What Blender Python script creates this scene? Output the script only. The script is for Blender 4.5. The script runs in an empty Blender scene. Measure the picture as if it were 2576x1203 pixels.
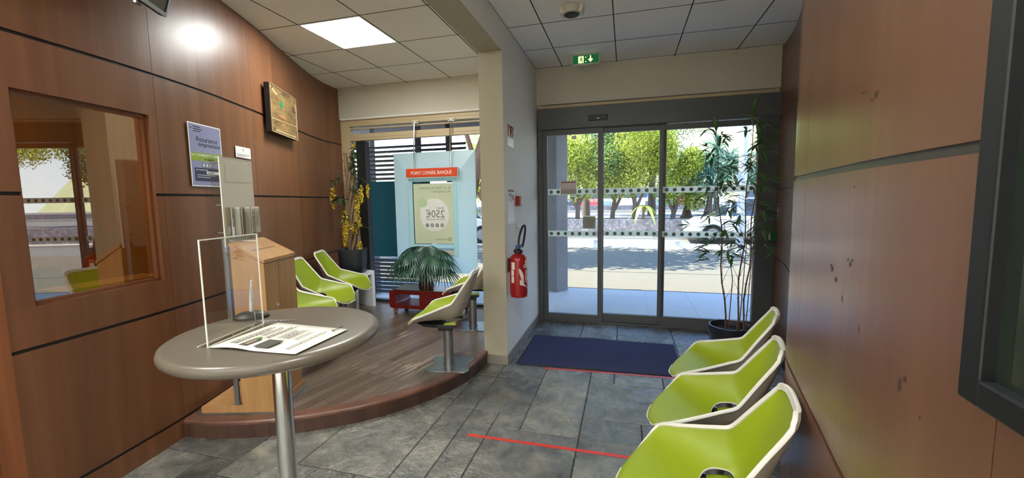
import bpy, math, random
from mathutils import Vector, Matrix
random.seed(7)
PI = math.pi
C = bpy.context.scene.collection
H, ZC, ZP = 1.485, 2.98, 0.11

# ------------------------------------------------------------------ materials
def new_mat(name):
    m = bpy.data.materials.new(name); m.use_nodes = True
    nt = m.node_tree; nt.nodes.clear()
    out = nt.nodes.new('ShaderNodeOutputMaterial')
    return m, nt, out
def nd(nt, t, **kw):
    n = nt.nodes.new(t)
    for k, v in kw.items():
        if k.startswith('i_'): n.inputs[k[2:].replace('_', ' ')].default_value = v
        else: setattr(n, k, v)
    return n
def col4(c): return (c[0], c[1], c[2], 1)
def srgb(r, g, b):
    f = lambda v: (v/255/12.92) if v/255 <= .04045 else ((v/255+.055)/1.055)**2.4
    return (f(r), f(g), f(b))
def plain(name, c, rough=.5, metal=0, spec=.5, noise=0, nscale=40, bump=0, bscale=80, coat=0, emit=None, estr=0, trans=0):
    m, nt, out = new_mat(name)
    p = nd(nt, 'ShaderNodeBsdfPrincipled')
    p.inputs['Base Color'].default_value = col4(c); p.inputs['Roughness'].default_value = rough
    p.inputs['Metallic'].default_value = metal; p.inputs['Specular IOR Level'].default_value = spec
    p.inputs['Coat Weight'].default_value = coat
    if trans: p.inputs['Transmission Weight'].default_value = trans
    if emit: p.inputs['Emission Color'].default_value = col4(emit); p.inputs['Emission Strength'].default_value = estr
    tc = nd(nt, 'ShaderNodeTexCoord')
    if noise:
        nz = nd(nt, 'ShaderNodeTexNoise', i_Scale=nscale, i_Detail=4.0)
        nt.links.new(tc.outputs['Object'], nz.inputs['Vector'])
        hs = nd(nt, 'ShaderNodeMixRGB', blend_type='MULTIPLY', i_Fac=1.0)
        mr = nd(nt, 'ShaderNodeMapRange'); mr.inputs['To Min'].default_value = 1-noise; mr.inputs['To Max'].default_value = 1+noise
        nt.links.new(nz.outputs['Fac'], mr.inputs['Value'])
        hs.inputs['Color1'].default_value = col4(c)
        nt.links.new(mr.outputs['Result'], hs.inputs['Color2'])
        nt.links.new(hs.outputs['Color'], p.inputs['Base Color'])
    if bump:
        nb = nd(nt, 'ShaderNodeTexNoise', i_Scale=bscale, i_Detail=3.0)
        nt.links.new(tc.outputs['Object'], nb.inputs['Vector'])
        bp = nd(nt, 'ShaderNodeBump', i_Strength=bump, i_Distance=.002)
        nt.links.new(nb.outputs['Fac'], bp.inputs['Height']); nt.links.new(bp.outputs['Normal'], p.inputs['Normal'])
    nt.links.new(p.outputs['BSDF'], out.inputs['Surface'])
    return m
def wood(name, c1, c2, rough=.32, scale=(9, 9, .5), fine=.12, spec=.5, coat=0.0, panels=True):
    m, nt, out = new_mat(name)
    p = nd(nt, 'ShaderNodeBsdfPrincipled', i_Roughness=rough)
    p.inputs['Specular IOR Level'].default_value = spec; p.inputs['Coat Weight'].default_value = coat
    tc = nd(nt, 'ShaderNodeTexCoord'); mp = nd(nt, 'ShaderNodeMapping'); mp.inputs['Scale'].default_value = scale
    nt.links.new(tc.outputs['Object'], mp.inputs['Vector'])
    n1 = nd(nt, 'ShaderNodeTexNoise', i_Scale=1.0, i_Detail=6.0, i_Roughness=.6, i_Distortion=.4)
    n2 = nd(nt, 'ShaderNodeTexNoise', i_Scale=9.0, i_Detail=4.0, i_Roughness=.7)
    nt.links.new(mp.outputs['Vector'], n1.inputs['Vector']); nt.links.new(mp.outputs['Vector'], n2.inputs['Vector'])
    cr = nd(nt, 'ShaderNodeValToRGB'); cr.color_ramp.elements[0].position = .32; cr.color_ramp.elements[1].position = .70
    cr.color_ramp.elements[0].color = col4(c1); cr.color_ramp.elements[1].color = col4(c2)
    nt.links.new(n1.outputs['Fac'], cr.inputs['Fac'])
    mr = nd(nt, 'ShaderNodeMapRange'); mr.inputs['To Min'].default_value = 1-fine; mr.inputs['To Max'].default_value = 1+fine
    nt.links.new(n2.outputs['Fac'], mr.inputs['Value'])
    mx = nd(nt, 'ShaderNodeMixRGB', blend_type='MULTIPLY', i_Fac=1.0)
    nt.links.new(cr.outputs['Color'], mx.inputs['Color1']); nt.links.new(mr.outputs['Result'], mx.inputs['Color2'])
    last = mx
    if panels:
        ge = nd(nt, 'ShaderNodeNewGeometry')
        m2 = nd(nt, 'ShaderNodeMapRange'); m2.inputs['To Min'].default_value = .93; m2.inputs['To Max'].default_value = 1.07
        nt.links.new(ge.outputs['Random Per Island'], m2.inputs['Value'])
        mx2 = nd(nt, 'ShaderNodeMixRGB', blend_type='MULTIPLY', i_Fac=1.0)
        nt.links.new(mx.outputs['Color'], mx2.inputs['Color1']); nt.links.new(m2.outputs['Result'], mx2.inputs['Color2'])
        last = mx2
    nt.links.new(last.outputs['Color'], p.inputs['Base Color'])
    nt.links.new(p.outputs['BSDF'], out.inputs['Surface'])
    return m
def pane(name, tint=(.96, .98, .97), refl=None, ior=1.5, rough=0.0, body=None):
    """thin pane: fresnel mix of clear transmission and mirror reflection"""
    m, nt, out = new_mat(name)
    t = nd(nt, 'ShaderNodeBsdfTransparent'); t.inputs['Color'].default_value = col4(tint)
    g = nd(nt, 'ShaderNodeBsdfGlossy', i_Roughness=rough) if body is None else nd(nt, 'ShaderNodeBsdfPrincipled', i_Roughness=rough)
    if body: g.inputs['Base Color'].default_value = col4(body)
    mx = nd(nt, 'ShaderNodeMixShader')
    if refl is None:
        f0 = ((ior-1)/(ior+1))**2                                  # Schlick, the same from both sides of the sheet
        lw = nd(nt, 'ShaderNodeLayerWeight', i_Blend=.5); pw = nd(nt, 'ShaderNodeMath', operation='POWER'); pw.inputs[1].default_value = 5
        mr = nd(nt, 'ShaderNodeMapRange'); mr.inputs['To Min'].default_value = f0; mr.inputs['To Max'].default_value = 1
        nt.links.new(lw.outputs['Facing'], pw.inputs[0]); nt.links.new(pw.outputs[0], mr.inputs['Value']); nt.links.new(mr.outputs['Result'], mx.inputs['Fac'])
    else: mx.inputs['Fac'].default_value = refl
    nt.links.new(t.outputs['BSDF'], mx.inputs[1]); nt.links.new(g.outputs['BSDF'], mx.inputs[2])
    nt.links.new(mx.outputs['Shader'], out.inputs['Surface'])
    return m
def leafmat(name, ca, cb, rough=.45, translucent=.3):
    m, nt, out = new_mat(name)
    ge = nd(nt, 'ShaderNodeNewGeometry')
    cr = nd(nt, 'ShaderNodeValToRGB'); cr.color_ramp.elements[0].color = col4(ca); cr.color_ramp.elements[1].color = col4(cb)
    nt.links.new(ge.outputs['Random Per Island'], cr.inputs['Fac'])
    p = nd(nt, 'ShaderNodeBsdfPrincipled', i_Roughness=rough)
    nt.links.new(cr.outputs['Color'], p.inputs['Base Color'])
    tr = nd(nt, 'ShaderNodeBsdfTranslucent'); nt.links.new(cr.outputs['Color'], tr.inputs['Color'])
    mx = nd(nt, 'ShaderNodeMixShader', i_Fac=translucent)
    nt.links.new(p.outputs['BSDF'], mx.inputs[1]); nt.links.new(tr.outputs['BSDF'], mx.inputs[2])
    nt.links.new(mx.outputs['Shader'], out.inputs['Surface'])
    return m
def lamp_mat(name, c, s):
    m, nt, out = new_mat(name)
    e = nd(nt, 'ShaderNodeEmission', i_Strength=s); e.inputs['Color'].default_value = col4(c)
    nt.links.new(e.outputs['Emission'], out.inputs['Surface']); return m
def slate_mat():
    m, nt, out = new_mat('slate_tile')
    p = nd(nt, 'ShaderNodeBsdfPrincipled'); p.inputs['Specular IOR Level'].default_value = .85
    tc = nd(nt, 'ShaderNodeTexCoord'); ge = nd(nt, 'ShaderNodeNewGeometry')
    # every tile gets its own piece of the stone pattern
    ad = nd(nt, 'ShaderNodeVectorMath', operation='MULTIPLY_ADD')
    cx = nd(nt, 'ShaderNodeCombineXYZ'); mlt = nd(nt, 'ShaderNodeMath', operation='MULTIPLY'); mlt.inputs[1].default_value = 37.0
    nt.links.new(ge.outputs['Random Per Island'], mlt.inputs[0])
    nt.links.new(mlt.outputs[0], cx.inputs['Z']); nt.links.new(mlt.outputs[0], cx.inputs['X'])
    ad.inputs[1].default_value = (1, 1, 1)
    nt.links.new(tc.outputs['Object'], ad.inputs[0]); nt.links.new(cx.outputs[0], ad.inputs[2])
    n1 = nd(nt, 'ShaderNodeTexNoise', i_Scale=5.0, i_Detail=7.0, i_Roughness=.62, i_Distortion=1.2)
    n2 = nd(nt, 'ShaderNodeTexNoise', i_Scale=16.0, i_Detail=5.0, i_Roughness=.6, i_Distortion=2.0)
    for n in (n1, n2): nt.links.new(ad.outputs[0], n.inputs['Vector'])
    cr = nd(nt, 'ShaderNodeValToRGB')
    e = cr.color_ramp.elements; e[0].position = .30; e[0].color = col4(srgb(70, 71, 69)); e[1].position = .74; e[1].color = col4(srgb(142, 136, 122))
    k = e.new(.52); k.color = col4(srgb(108, 107, 99))
    nt.links.new(n1.outputs['Fac'], cr.inputs['Fac'])
    mr = nd(nt, 'ShaderNodeMapRange'); mr.inputs['To Min'].default_value = .72; mr.inputs['To Max'].default_value = 1.2
    nt.links.new(ge.outputs['Random Per Island'], mr.inputs['Value'])
    mx = nd(nt, 'ShaderNodeMixRGB', blend_type='MULTIPLY', i_Fac=1.0)
    nt.links.new(cr.outputs['Color'], mx.inputs['Color1']); nt.links.new(mr.outputs['Result'], mx.inputs['Color2'])
    nt.links.new(mx.outputs['Color'], p.inputs['Base Color'])
    rr = nd(nt, 'ShaderNodeMapRange'); rr.inputs['To Min'].default_value = .12; rr.inputs['To Max'].default_value = .42
    nt.links.new(n2.outputs['Fac'], rr.inputs['Value']); nt.links.new(rr.outputs['Result'], p.inputs['Roughness'])
    bp = nd(nt, 'ShaderNodeBump', i_Strength=.9, i_Distance=.02)
    sm = nd(nt, 'ShaderNodeMath', operation='ADD'); nt.links.new(n1.outputs['Fac'], sm.inputs[0])
    ml = nd(nt, 'ShaderNodeMath', operation='MULTIPLY'); ml.inputs[1].default_value = .35
    nt.links.new(n2.outputs['Fac'], ml.inputs[0]); nt.links.new(ml.outputs[0], sm.inputs[1])
    nt.links.new(sm.outputs[0], bp.inputs['Height']); nt.links.new(bp.outputs['Normal'], p.inputs['Normal'])
    nt.links.new(p.outputs['BSDF'], out.inputs['Surface']); return m
def plank_mat():
    m, nt, out = new_mat('worn_planks')
    p = nd(nt, 'ShaderNodeBsdfPrincipled')
    tc = nd(nt, 'ShaderNodeTexCoord'); mp = nd(nt, 'ShaderNodeMapping'); mp.inputs['Rotation'].default_value = (0, 0, -math.radians(76))
    nt.links.new(tc.outputs['Object'], mp.inputs['Vector'])
    br = nd(nt, 'ShaderNodeTexBrick', offset=.37, i_Scale=1.0)
    br.inputs['Brick Width'].default_value = .75; br.inputs['Row Height'].default_value = .072; br.inputs['Mortar Size'].default_value = .0016
    br.inputs['Mortar Smooth'].default_value = .1; br.inputs['Bias'].default_value = 0
    br.inputs['Color1'].default_value = col4(srgb(88, 74, 64)); br.inputs['Color2'].default_value = col4(srgb(116, 100, 88)); br.inputs['Mortar'].default_value = col4(srgb(30, 24, 20))
    nt.links.new(mp.outputs['Vector'], br.inputs['Vector'])
    mp2 = nd(nt, 'ShaderNodeMapping'); mp2.inputs['Scale'].default_value = (2.2, 26, 1)
    nt.links.new(mp.outputs['Vector'], mp2.inputs['Vector'])
    ng = nd(nt, 'ShaderNodeTexNoise', i_Scale=1.0, i_Detail=5.0, i_Roughness=.65); nt.links.new(mp2.outputs['Vector'], ng.inputs['Vector'])
    mr = nd(nt, 'ShaderNodeMapRange'); mr.inputs['To Min'].default_value = .72; mr.inputs['To Max'].default_value = 1.3
    nt.links.new(ng.outputs['Fac'], mr.inputs['Value'])
    mx = nd(nt, 'ShaderNodeMixRGB', blend_type='MULTIPLY', i_Fac=1.0)
    nt.links.new(br.outputs['Color'], mx.inputs['Color1']); nt.links.new(mr.outputs['Result'], mx.inputs['Color2'])
    # worn pale patches
    nw = nd(nt, 'ShaderNodeTexNoise', i_Scale=1.9, i_Detail=2.0); nt.links.new(tc.outputs['Object'], nw.inputs['Vector'])
    mu = nd(nt, 'ShaderNodeMath', operation='MULTIPLY'); nt.links.new(nw.outputs['Fac'], mu.inputs[0]); nt.links.new(ng.outputs['Fac'], mu.inputs[1])
    cw = nd(nt, 'ShaderNodeValToRGB'); cw.color_ramp.elements[0].position = .36; cw.color_ramp.elements[1].position = .42
    nt.links.new(mu.outputs[0], cw.inputs['Fac'])
    mw = nd(nt, 'ShaderNodeMixRGB'); nt.links.new(cw.outputs['Color'], mw.inputs['Fac']); nt.links.new(mx.outputs['Color'], mw.inputs['Color1'])
    mw.inputs['Color2'].default_value = col4(srgb(158, 140, 126))
    nt.links.new(mw.outputs['Color'], p.inputs['Base Color'])
    p.inputs['Roughness'].default_value = .3
    bp = nd(nt, 'ShaderNodeBump', i_Strength=.5, i_Distance=.004); nt.links.new(br.outputs['Fac'], bp.inputs['Height']); bp.invert = True
    nt.links.new(bp.outputs['Normal'], p.inputs['Normal'])
    nt.links.new(p.outputs['BSDF'], out.inputs['Surface']); return m
def stonewall_mat():
    m, nt, out = new_mat('rubble_stone')
    p = nd(nt, 'ShaderNodeBsdfPrincipled', i_Roughness=.85)
    tc = nd(nt, 'ShaderNodeTexCoord')
    v = nd(nt, 'ShaderNodeTexVoronoi', feature='DISTANCE_TO_EDGE', i_Scale=8.0); v2 = nd(nt, 'ShaderNodeTexVoronoi', i_Scale=8.0)
    for n in (v, v2): nt.links.new(tc.outputs['Object'], n.inputs['Vector'])
    cr = nd(nt, 'ShaderNodeValToRGB'); cr.color_ramp.elements[0].position = .02; cr.color_ramp.elements[1].position = .07
    nt.links.new(v.outputs['Distance'], cr.inputs['Fac'])
    hv = nd(nt, 'ShaderNodeMapRange'); hv.inputs['To Min'].default_value = .6; hv.inputs['To Max'].default_value = 1.25
    nt.links.new(v2.outputs['Color'], hv.inputs['Value'])
    mx = nd(nt, 'ShaderNodeMixRGB', blend_type='MULTIPLY', i_Fac=1.0); mx.inputs['Color1'].default_value = col4(srgb(150, 146, 150)); nt.links.new(hv.outputs['Result'], mx.inputs['Color2'])
    m2 = nd(nt, 'ShaderNodeMixRGB'); m2.inputs['Color1'].default_value = col4(srgb(105, 100, 100)); nt.links.new(cr.outputs['Color'], m2.inputs['Fac']); nt.links.new(mx.outputs['Color'], m2.inputs['Color2'])
    nt.links.new(m2.outputs['Color'], p.inputs['Base Color']); nt.links.new(p.outputs['BSDF'], out.inputs['Surface']); return m

M = {}
M['wood'] = wood('cherry_panel', srgb(101, 64, 42), srgb(125, 83, 55), rough=.35, spec=.5)
M['wood_r'] = wood('cherry_panel_dull', srgb(101, 67, 45), srgb(117, 80, 57), rough=.3, spec=.9)
M['wood_dark'] = wood('cherry_frame', srgb(94, 56, 33), srgb(116, 70, 42), rough=.35)
M['wood_office'] = wood('office_panel', srgb(146, 98, 44), srgb(170, 120, 60), rough=.4)
M['oak'] = wood('oak_veneer', srgb(160, 116, 72), srgb(182, 140, 92), rough=.35, scale=(14, 14, 1.2), panels=False)
M['groove'] = plain('groove_black', srgb(24, 22, 21), .5)
M['groove_r'] = plain('groove_grey', srgb(84, 82, 76), .35, metal=.3)
M['beige'] = plain('beige_paint', srgb(206, 198, 180), .75, noise=.03, bump=.08, bscale=120)
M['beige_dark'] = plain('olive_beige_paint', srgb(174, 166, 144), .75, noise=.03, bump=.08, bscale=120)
M['white_paint'] = plain('white_paint', srgb(240, 238, 232), .7, noise=.03, bump=.08, bscale=120)
M['ceil'] = plain('ceiling_tile', srgb(243, 240, 235), .9, noise=.05, nscale=160, bump=.15, bscale=300)
M['ceil_gap'] = plain('ceiling_joint', srgb(46, 43, 42), .8)
M['slate'] = slate_mat()
M['grout'] = plain('grout', srgb(40, 38, 34), .9)
M['hall_white'] = plain('hall_white', srgb(238, 236, 230), .7)
M['hall_floor'] = plain('hall_floor', srgb(214, 208, 196), .6)
M['skirt'] = plain('skirting_tile', srgb(140, 134, 122), .4, noise=.12, nscale=14, bump=.3, bscale=20)
M['plank'] = plank_mat()
M['nosing'] = wood('step_nosing', srgb(92, 62, 50), srgb(118, 82, 66), rough=.35, scale=(6, 6, 3))
M['riser'] = wood('step_riser', srgb(62, 42, 33), srgb(84, 58, 46), rough=.45, scale=(8, 8, 2))
M['cream'] = plain('cream_aluminium', srgb(196, 176, 138), .45)
M['anthra'] = plain('anthracite_aluminium', srgb(86, 89, 90), .45)
M['anthra_d'] = plain('anthracite_dark', srgb(38, 40, 43), .45)
M['glass'] = pane('clear_glass', (.94, .965, .955), ior=1.3)
M['mirror_glass'] = pane('tinted_glass', (.86, .74, .52), refl=.21)
M['acrylic'] = pane('acrylic_sheet', (.93, .92, .88), ior=1.75)
M['acrylic_dull'] = pane('frosted_acrylic', (.80, .78, .72), refl=.78, rough=.35, body=srgb(222, 214, 194))
M['acrylic_edge'] = plain('acrylic_edge', srgb(225, 225, 215), .15, spec=.7)
M['chrome'] = plain('chrome', (.8, .8, .8), .13, metal=1)
M['steel'] = plain('brushed_steel', srgb(150, 150, 152), .35, metal=.85)
M['steel_l'] = plain('satin_plate', srgb(165, 172, 174), .28, metal=.9)
M['black'] = plain('black_plastic', srgb(22, 22, 23), .4)
M['black_m'] = plain('black_matt', srgb(18, 19, 21), .45)
M['lime'] = plain('lime_plastic', srgb(140, 157, 23), .42, noise=.02, bump=.12, bscale=500)
M['shell'] = plain('greige_plastic', srgb(165, 155, 141), .5)
M['rim'] = plain('white_rim', srgb(226, 222, 208), .35)
M['laminate'] = plain('taupe_laminate', srgb(101, 93, 81), .28, noise=.08, nscale=400)
M['paper'] = plain('white_paper', srgb(232, 228, 214), .7)
M['paper_t'] = plain('cool_white_paper', srgb(225, 225, 222), .6)
M['ink'] = plain('black_ink', srgb(35, 33, 32), .6)
M['grey_ink'] = plain('grey_ink', srgb(112, 112, 104), .6)
M['green_ink'] = plain('green_ink', srgb(86, 140, 70), .6)
M['navy'] = plain('navy_ink', srgb(48, 52, 84), .5)
M['poster'] = plain('lilac_print', srgb(140, 142, 178), .3, noise=.08, nscale=8)
M['poster_green'] = plain('green_print', srgb(134, 160, 42), .35)
M['white'] = plain('white_gloss', srgb(236, 236, 232), .3)
M['red'] = plain('red_gloss', srgb(152, 24, 26), .25)
M['red_matt'] = plain('red_lacquer', srgb(122, 26, 20), .4)
M['pot_brown'] = plain('brown_red_pot', srgb(80, 36, 28), .5)
M['orange'] = plain('orange_sign', srgb(200, 66, 26), .45)
M['tape'] = plain('red_tape', srgb(206, 52, 38), .45)
M['mat'] = plain('navy_carpet', srgb(40, 46, 86), .95, noise=.35, nscale=300, bump=1.0, bscale=350)
M['rubber'] = plain('mat_rubber', srgb(34, 34, 40), .6)
M['pot_dark'] = plain('charcoal_pot', srgb(38, 41, 50), .38, noise=.1)
M['soil'] = plain('soil', srgb(50, 40, 34), .95, noise=.3)
M['bamboo_leaf'] = leafmat('bamboo_leaf', srgb(58, 98, 46), srgb(112, 150, 76), translucent=.35)
M['bamboo_stem'] = plain('bamboo_stem', srgb(112, 84, 58), .5, noise=.2, nscale=15)
M['twig'] = plain('twig', srgb(92, 78, 58), .6)
M['vine'] = plain('vine_trunk', srgb(122, 98, 72), .7, noise=.25, nscale=30, bump=.6, bscale=60)
M['dk_leaf'] = leafmat('dark_leaf', srgb(30, 52, 32), srgb(62, 88, 54), translucent=.15)
M['yellow'] = leafmat('yellow_flower', srgb(206, 172, 26), srgb(240, 214, 70), translucent=.2)
M['palm'] = leafmat('palm_leaf', srgb(24, 54, 44), srgb(60, 98, 76), translucent=.15, rough=.35)
M['palm_stem'] = plain('palm_stem', srgb(78, 54, 40), .7)
M['teal'] = plain('teal_panel', srgb(10, 50, 52), .85, spec=.1)
M['louver'] = plain('dark_louvre', srgb(50, 48, 52), .6, spec=.3)
M['cyan'] = plain('pale_blue_acrylic', srgb(176, 228, 232), .3)
M['print_grey'] = plain('back_of_print', srgb(190, 194, 168), .5)
M['print_white'] = plain('print_white', srgb(222, 222, 216), .5)
M['print_green'] = plain('print_sage', srgb(178, 196, 156), .5)
M['sage_ink'] = plain('sage_ink', srgb(140, 150, 124), .5)
M['exit_green'] = plain('exit_green', srgb(12, 112, 62), .4, emit=srgb(12, 112, 62), estr=.25)
M['exit_white'] = plain('exit_white', srgb(235, 250, 200), .4, emit=srgb(225, 245, 170), estr=.9)
M['offwhite'] = plain('offwhite_plastic', srgb(222, 216, 200), .4)
M['green_box'] = plain('green_plastic', srgb(18, 92, 60), .4)
M['dot'] = plain('band_dot', srgb(98, 102, 98), .5)
M['band'] = leafmat('band_white', srgb(238, 243, 232), srgb(240, 245, 234), translucent=.75)
M['wood_print'] = wood('plaque_print', srgb(82, 64, 42), srgb(150, 122, 78), rough=.2, scale=(5, 5, 16), fine=.4, panels=False)
M['screen'] = plain('dark_screen', srgb(58, 54, 50), .12, spec=.7)
M['board_glass'] = plain('notice_board_glass', srgb(34, 42, 34), .08, spec=.8)
# outside
M['porch'] = plain('porch_tile', srgb(190, 190, 190), .6, noise=.04, nscale=6)
M['concrete'] = plain('sandy_asphalt', srgb(108, 102, 88), .9, noise=.1, nscale=5)
M['road'] = plain('road', srgb(116, 114, 111), .9, noise=.06, nscale=3)
M['kerb'] = plain('kerb_stone', srgb(190, 184, 172), .9, noise=.08)
M['stone'] = stonewall_mat()
M['pillar'] = plain('pillar_grey', srgb(124, 124, 128), .7, noise=.04)
M['soffit'] = plain('soffit', srgb(96, 94, 98), .8)
M['fascia'] = plain('fascia', srgb(224, 224, 214), .6)
M['tree_leaf'] = leafmat('street_tree_leaf', srgb(112, 140, 40), srgb(228, 226, 96), translucent=.45, rough=.6)
M['tree_leaf2'] = leafmat('dark_tree_leaf', srgb(52, 84, 42), srgb(120, 150, 70), translucent=.4, rough=.6)
M['spiky'] = leafmat('blue_green_blade', srgb(70, 108, 92), srgb(140, 176, 152), translucent=.3)
M['banana'] = leafmat('banana_leaf', srgb(150, 180, 60), srgb(206, 220, 120), translucent=.45)
M['bark'] = plain('bark', srgb(112, 96, 84), .9, noise=.25, nscale=12, bump=.8, bscale=20)
M['bark_red'] = plain('bark_reddish', srgb(140, 104, 84), .9, noise=.3, nscale=6, bump=.8, bscale=12)
M['hill'] = plain('hill_green', srgb(186, 184, 138), .95, noise=.35, nscale=.25)
M['car_white'] = plain('car_white', srgb(230, 232, 236), .2, coat=.6)
M['car_pink'] = plain('car_red', srgb(206, 96, 104), .2, coat=.6)
M['car_blue'] = plain('car_blue', srgb(150, 176, 214), .2, coat=.6)
M['car_dark'] = plain('car_dark', srgb(70, 74, 84), .2, coat=.6)
M['car_glass'] = plain('car_glass', srgb(40, 48, 56), .06, spec=.9)
M['tyre'] = plain('tyre', srgb(26, 26, 27), .8)
M['pole'] = plain('pole_paint', srgb(205, 212, 224), .4)
M['bollard'] = plain('bollard_white', srgb(226, 230, 238), .5)
M['lamp'] = lamp_mat('led_panel_light', (.97, 1, .97), 37.0)
M['lamp_hall'] = lamp_mat('hall_light', (.96, 1, 1), 24.0)  # emission of the made-up panels that brighten the room from behind

# ------------------------------------------------------------------ mesh builder
class MB:
    def __init__(s): s.v = []; s.f = []; s.m = []
    def vert(s, p): s.v.append(tuple(p)); return len(s.v)-1
    def face(s, ids, m=0): s.f.append(tuple(ids)); s.m.append(m)
    def poly(s, pts, m=0): s.face([s.vert(p) for p in pts], m)
    def box(s, x0, x1, y0, y1, z0, z1, m=0):
        s.obox(((x0+x1)/2, (y0+y1)/2, (z0+z1)/2), (x1-x0, y1-y0, z1-z0), None, m)
    def obox(s, c, size, rot=None, m=0):
        c = Vector(c); hx, hy, hz = [q/2 for q in size]
        R = rot if rot is not None else Matrix.Identity(3)
        if isinstance(R, (int, float)): R = Matrix.Rotation(R, 3, 'Z')
        ids = [s.vert(c+R @ Vector((x, y, z))) for x in (-hx, hx) for y in (-hy, hy) for z in (-hz, hz)]
        for q in ((0, 1, 3, 2), (4, 6, 7, 5), (0, 4, 5, 1), (2, 3, 7, 6), (0, 2, 6, 4), (1, 5, 7, 3)): s.face([ids[i] for i in q], m)
    def prism(s, pts, z0, z1, m=0, mside=None):
        n = len(pts); a = [s.vert((p[0], p[1], z0)) for p in pts]; b = [s.vert((p[0], p[1], z1)) for p in pts]
        s.face(b, m); s.face(a[::-1], m)
        for i in range(n):
            j = (i+1) % n; s.face((a[i], a[j], b[j], b[i]), m if mside is None else mside)
    def loft(s, rings, m=0, close=True, caps=True):
        idx = [[s.vert(p) for p in r] for r in rings]
        for a, b in zip(idx[:-1], idx[1:]):
            n = len(a)
            for i in range(n if close else n-1):
                j = (i+1) % n; s.face((a[i], a[j], b[j], b[i]), m)
        if caps: s.face(idx[0][::-1], m); s.face(idx[-1], m)
    def tube(s, pts, r, n=8, m=0, caps=True):
        pts = [Vector(p) for p in pts]; rings = []; up = None
        for i, p in enumerate(pts):
            t = (pts[min(i+1, len(pts)-1)]-pts[max(i-1, 0)]).normalized()
            if up is None:
                up = Vector((0, 0, 1)) if abs(t.z) < .9 else Vector((1, 0, 0))
            a = (up-t*up.dot(t)).normalized(); b = t.cross(a); up = a
            rr = r[i] if isinstance(r, (list, tuple)) else r
            rings.append([p+(a*math.cos(2*PI*k/n)+b*math.sin(2*PI*k/n))*rr for k in range(n)])
        s.loft(rings, m, caps=caps)
    def lathe(s, prof, c=(0, 0, 0), n=32, m=0, sq=0):
        rings = []
        for r, z in prof:
            ring = []
            for k in range(n):
                t = 2*PI*k/n; q = r
                if sq: q = r/((abs(math.cos(t))**sq+abs(math.sin(t))**sq)**(1/sq))
                ring.append((c[0]+q*math.cos(t), c[1]+q*math.sin(t), c[2]+z))
            rings.append(ring)
        s.loft(rings, m)
    def blade(s, base, d, up, L, w, droop=.3, n=4, m=0, fold=.25, tipw=.02):
        base, d, up = Vector(base), Vector(d).normalized(), Vector(up)
        side = d.cross(up)
        if side.length < 1e-4: side = d.cross(Vector((1, .3, .2)))
        side.normalize(); nn = side.cross(d).normalized(); rows = []
        for i in range(n+1):
            t = i/n; p = base+d*(L*t)+Vector((0, 0, -1))*(droop*L*t*t)
            ww = w*(math.sin(PI*min(1, .12+t*.88))**.8 if t < 1 else 0)+w*tipw
            rows.append([s.vert(p-side*ww/2+nn*fold*ww), s.vert(p), s.vert(p+side*ww/2+nn*fold*ww)])
        for a, b in zip(rows[:-1], rows[1:]):
            s.face((a[0], a[1], b[1], b[0]), m); s.face((a[1], a[2], b[2], b[1]), m)
    def build(s, name, mats, parent=None, smooth=False, off=None, bevel=0, xf=None, solid=0, subsurf=0, seg=2):
        if not isinstance(mats, (list, tuple)): mats = [mats]
        me = bpy.data.meshes.new(name)
        vv = s.v
        if xf is not None: vv = [tuple(xf @ Vector(p)) for p in vv]
        if off is not None: vv = [(p[0]-off[0], p[1]-off[1], p[2]-off[2]) for p in vv]
        me.from_pydata(vv, [], s.f)
        for mt in mats: me.materials.append(M[mt] if isinstance(mt, str) else mt)
        me.polygons.foreach_set('material_index', s.m)
        me.update()
        o = bpy.data.objects.new(name, me); C.objects.link(o)
        if smooth:
            me.polygons.foreach_set('use_smooth', [True]*len(me.polygons))
            me.set_sharp_from_angle(angle=math.radians(smooth if smooth > 1 else 40))
        if parent: o.parent = parent
        if solid:
            q = o.modifiers.new('thick', 'SOLIDIFY'); q.thickness = solid; q.offset = 0
        if bevel:
            q = o.modifiers.new('edge', 'BEVEL'); q.width = bevel; q.segments = seg; q.limit_method = 'ANGLE'; q.angle_limit = math.radians(40)
        if subsurf:
            q = o.modifiers.new('sub', 'SUBSURF'); q.levels = subsurf; q.render_levels = subsurf
        return o
def tag(o, label=None, cat=None, group=None, kind=None):
    if label: o['label'] = label
    if cat: o['category'] = cat
    if group: o['group'] = group
    if kind: o['kind'] = kind
    return o
def root(name, loc, label, cat, rz=0, group=None, kind=None):
    o = bpy.data.objects.new(name, None); o.empty_display_size = .05; C.objects.link(o)
    o.location = loc; o.rotation_euler = (0, 0, rz)
    return tag(o, label, cat, group, kind)
def dup(o, parent=None):
    c = o.copy(); C.objects.link(c)
    if parent: c.parent = parent
    for ch in o.children: dup(ch, c)
    return c
def kids(o): return [c for c in bpy.data.objects if c.parent == o]
def dup_tree(o, parent=None):
    c = o.copy(); C.objects.link(c)
    if parent: c.parent = parent
    for ch in kids(o): dup_tree(ch, c)
    return c
def frame_mat(origin, t, up):
    t, up = Vector(t).normalized(), Vector(up).normalized(); n = t.cross(up)
    return Matrix(((t.x, up.x, n.x, origin[0]), (t.y, up.y, n.y, origin[1]), (t.z, up.z, n.z, origin[2]), (0, 0, 0, 1)))
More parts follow.
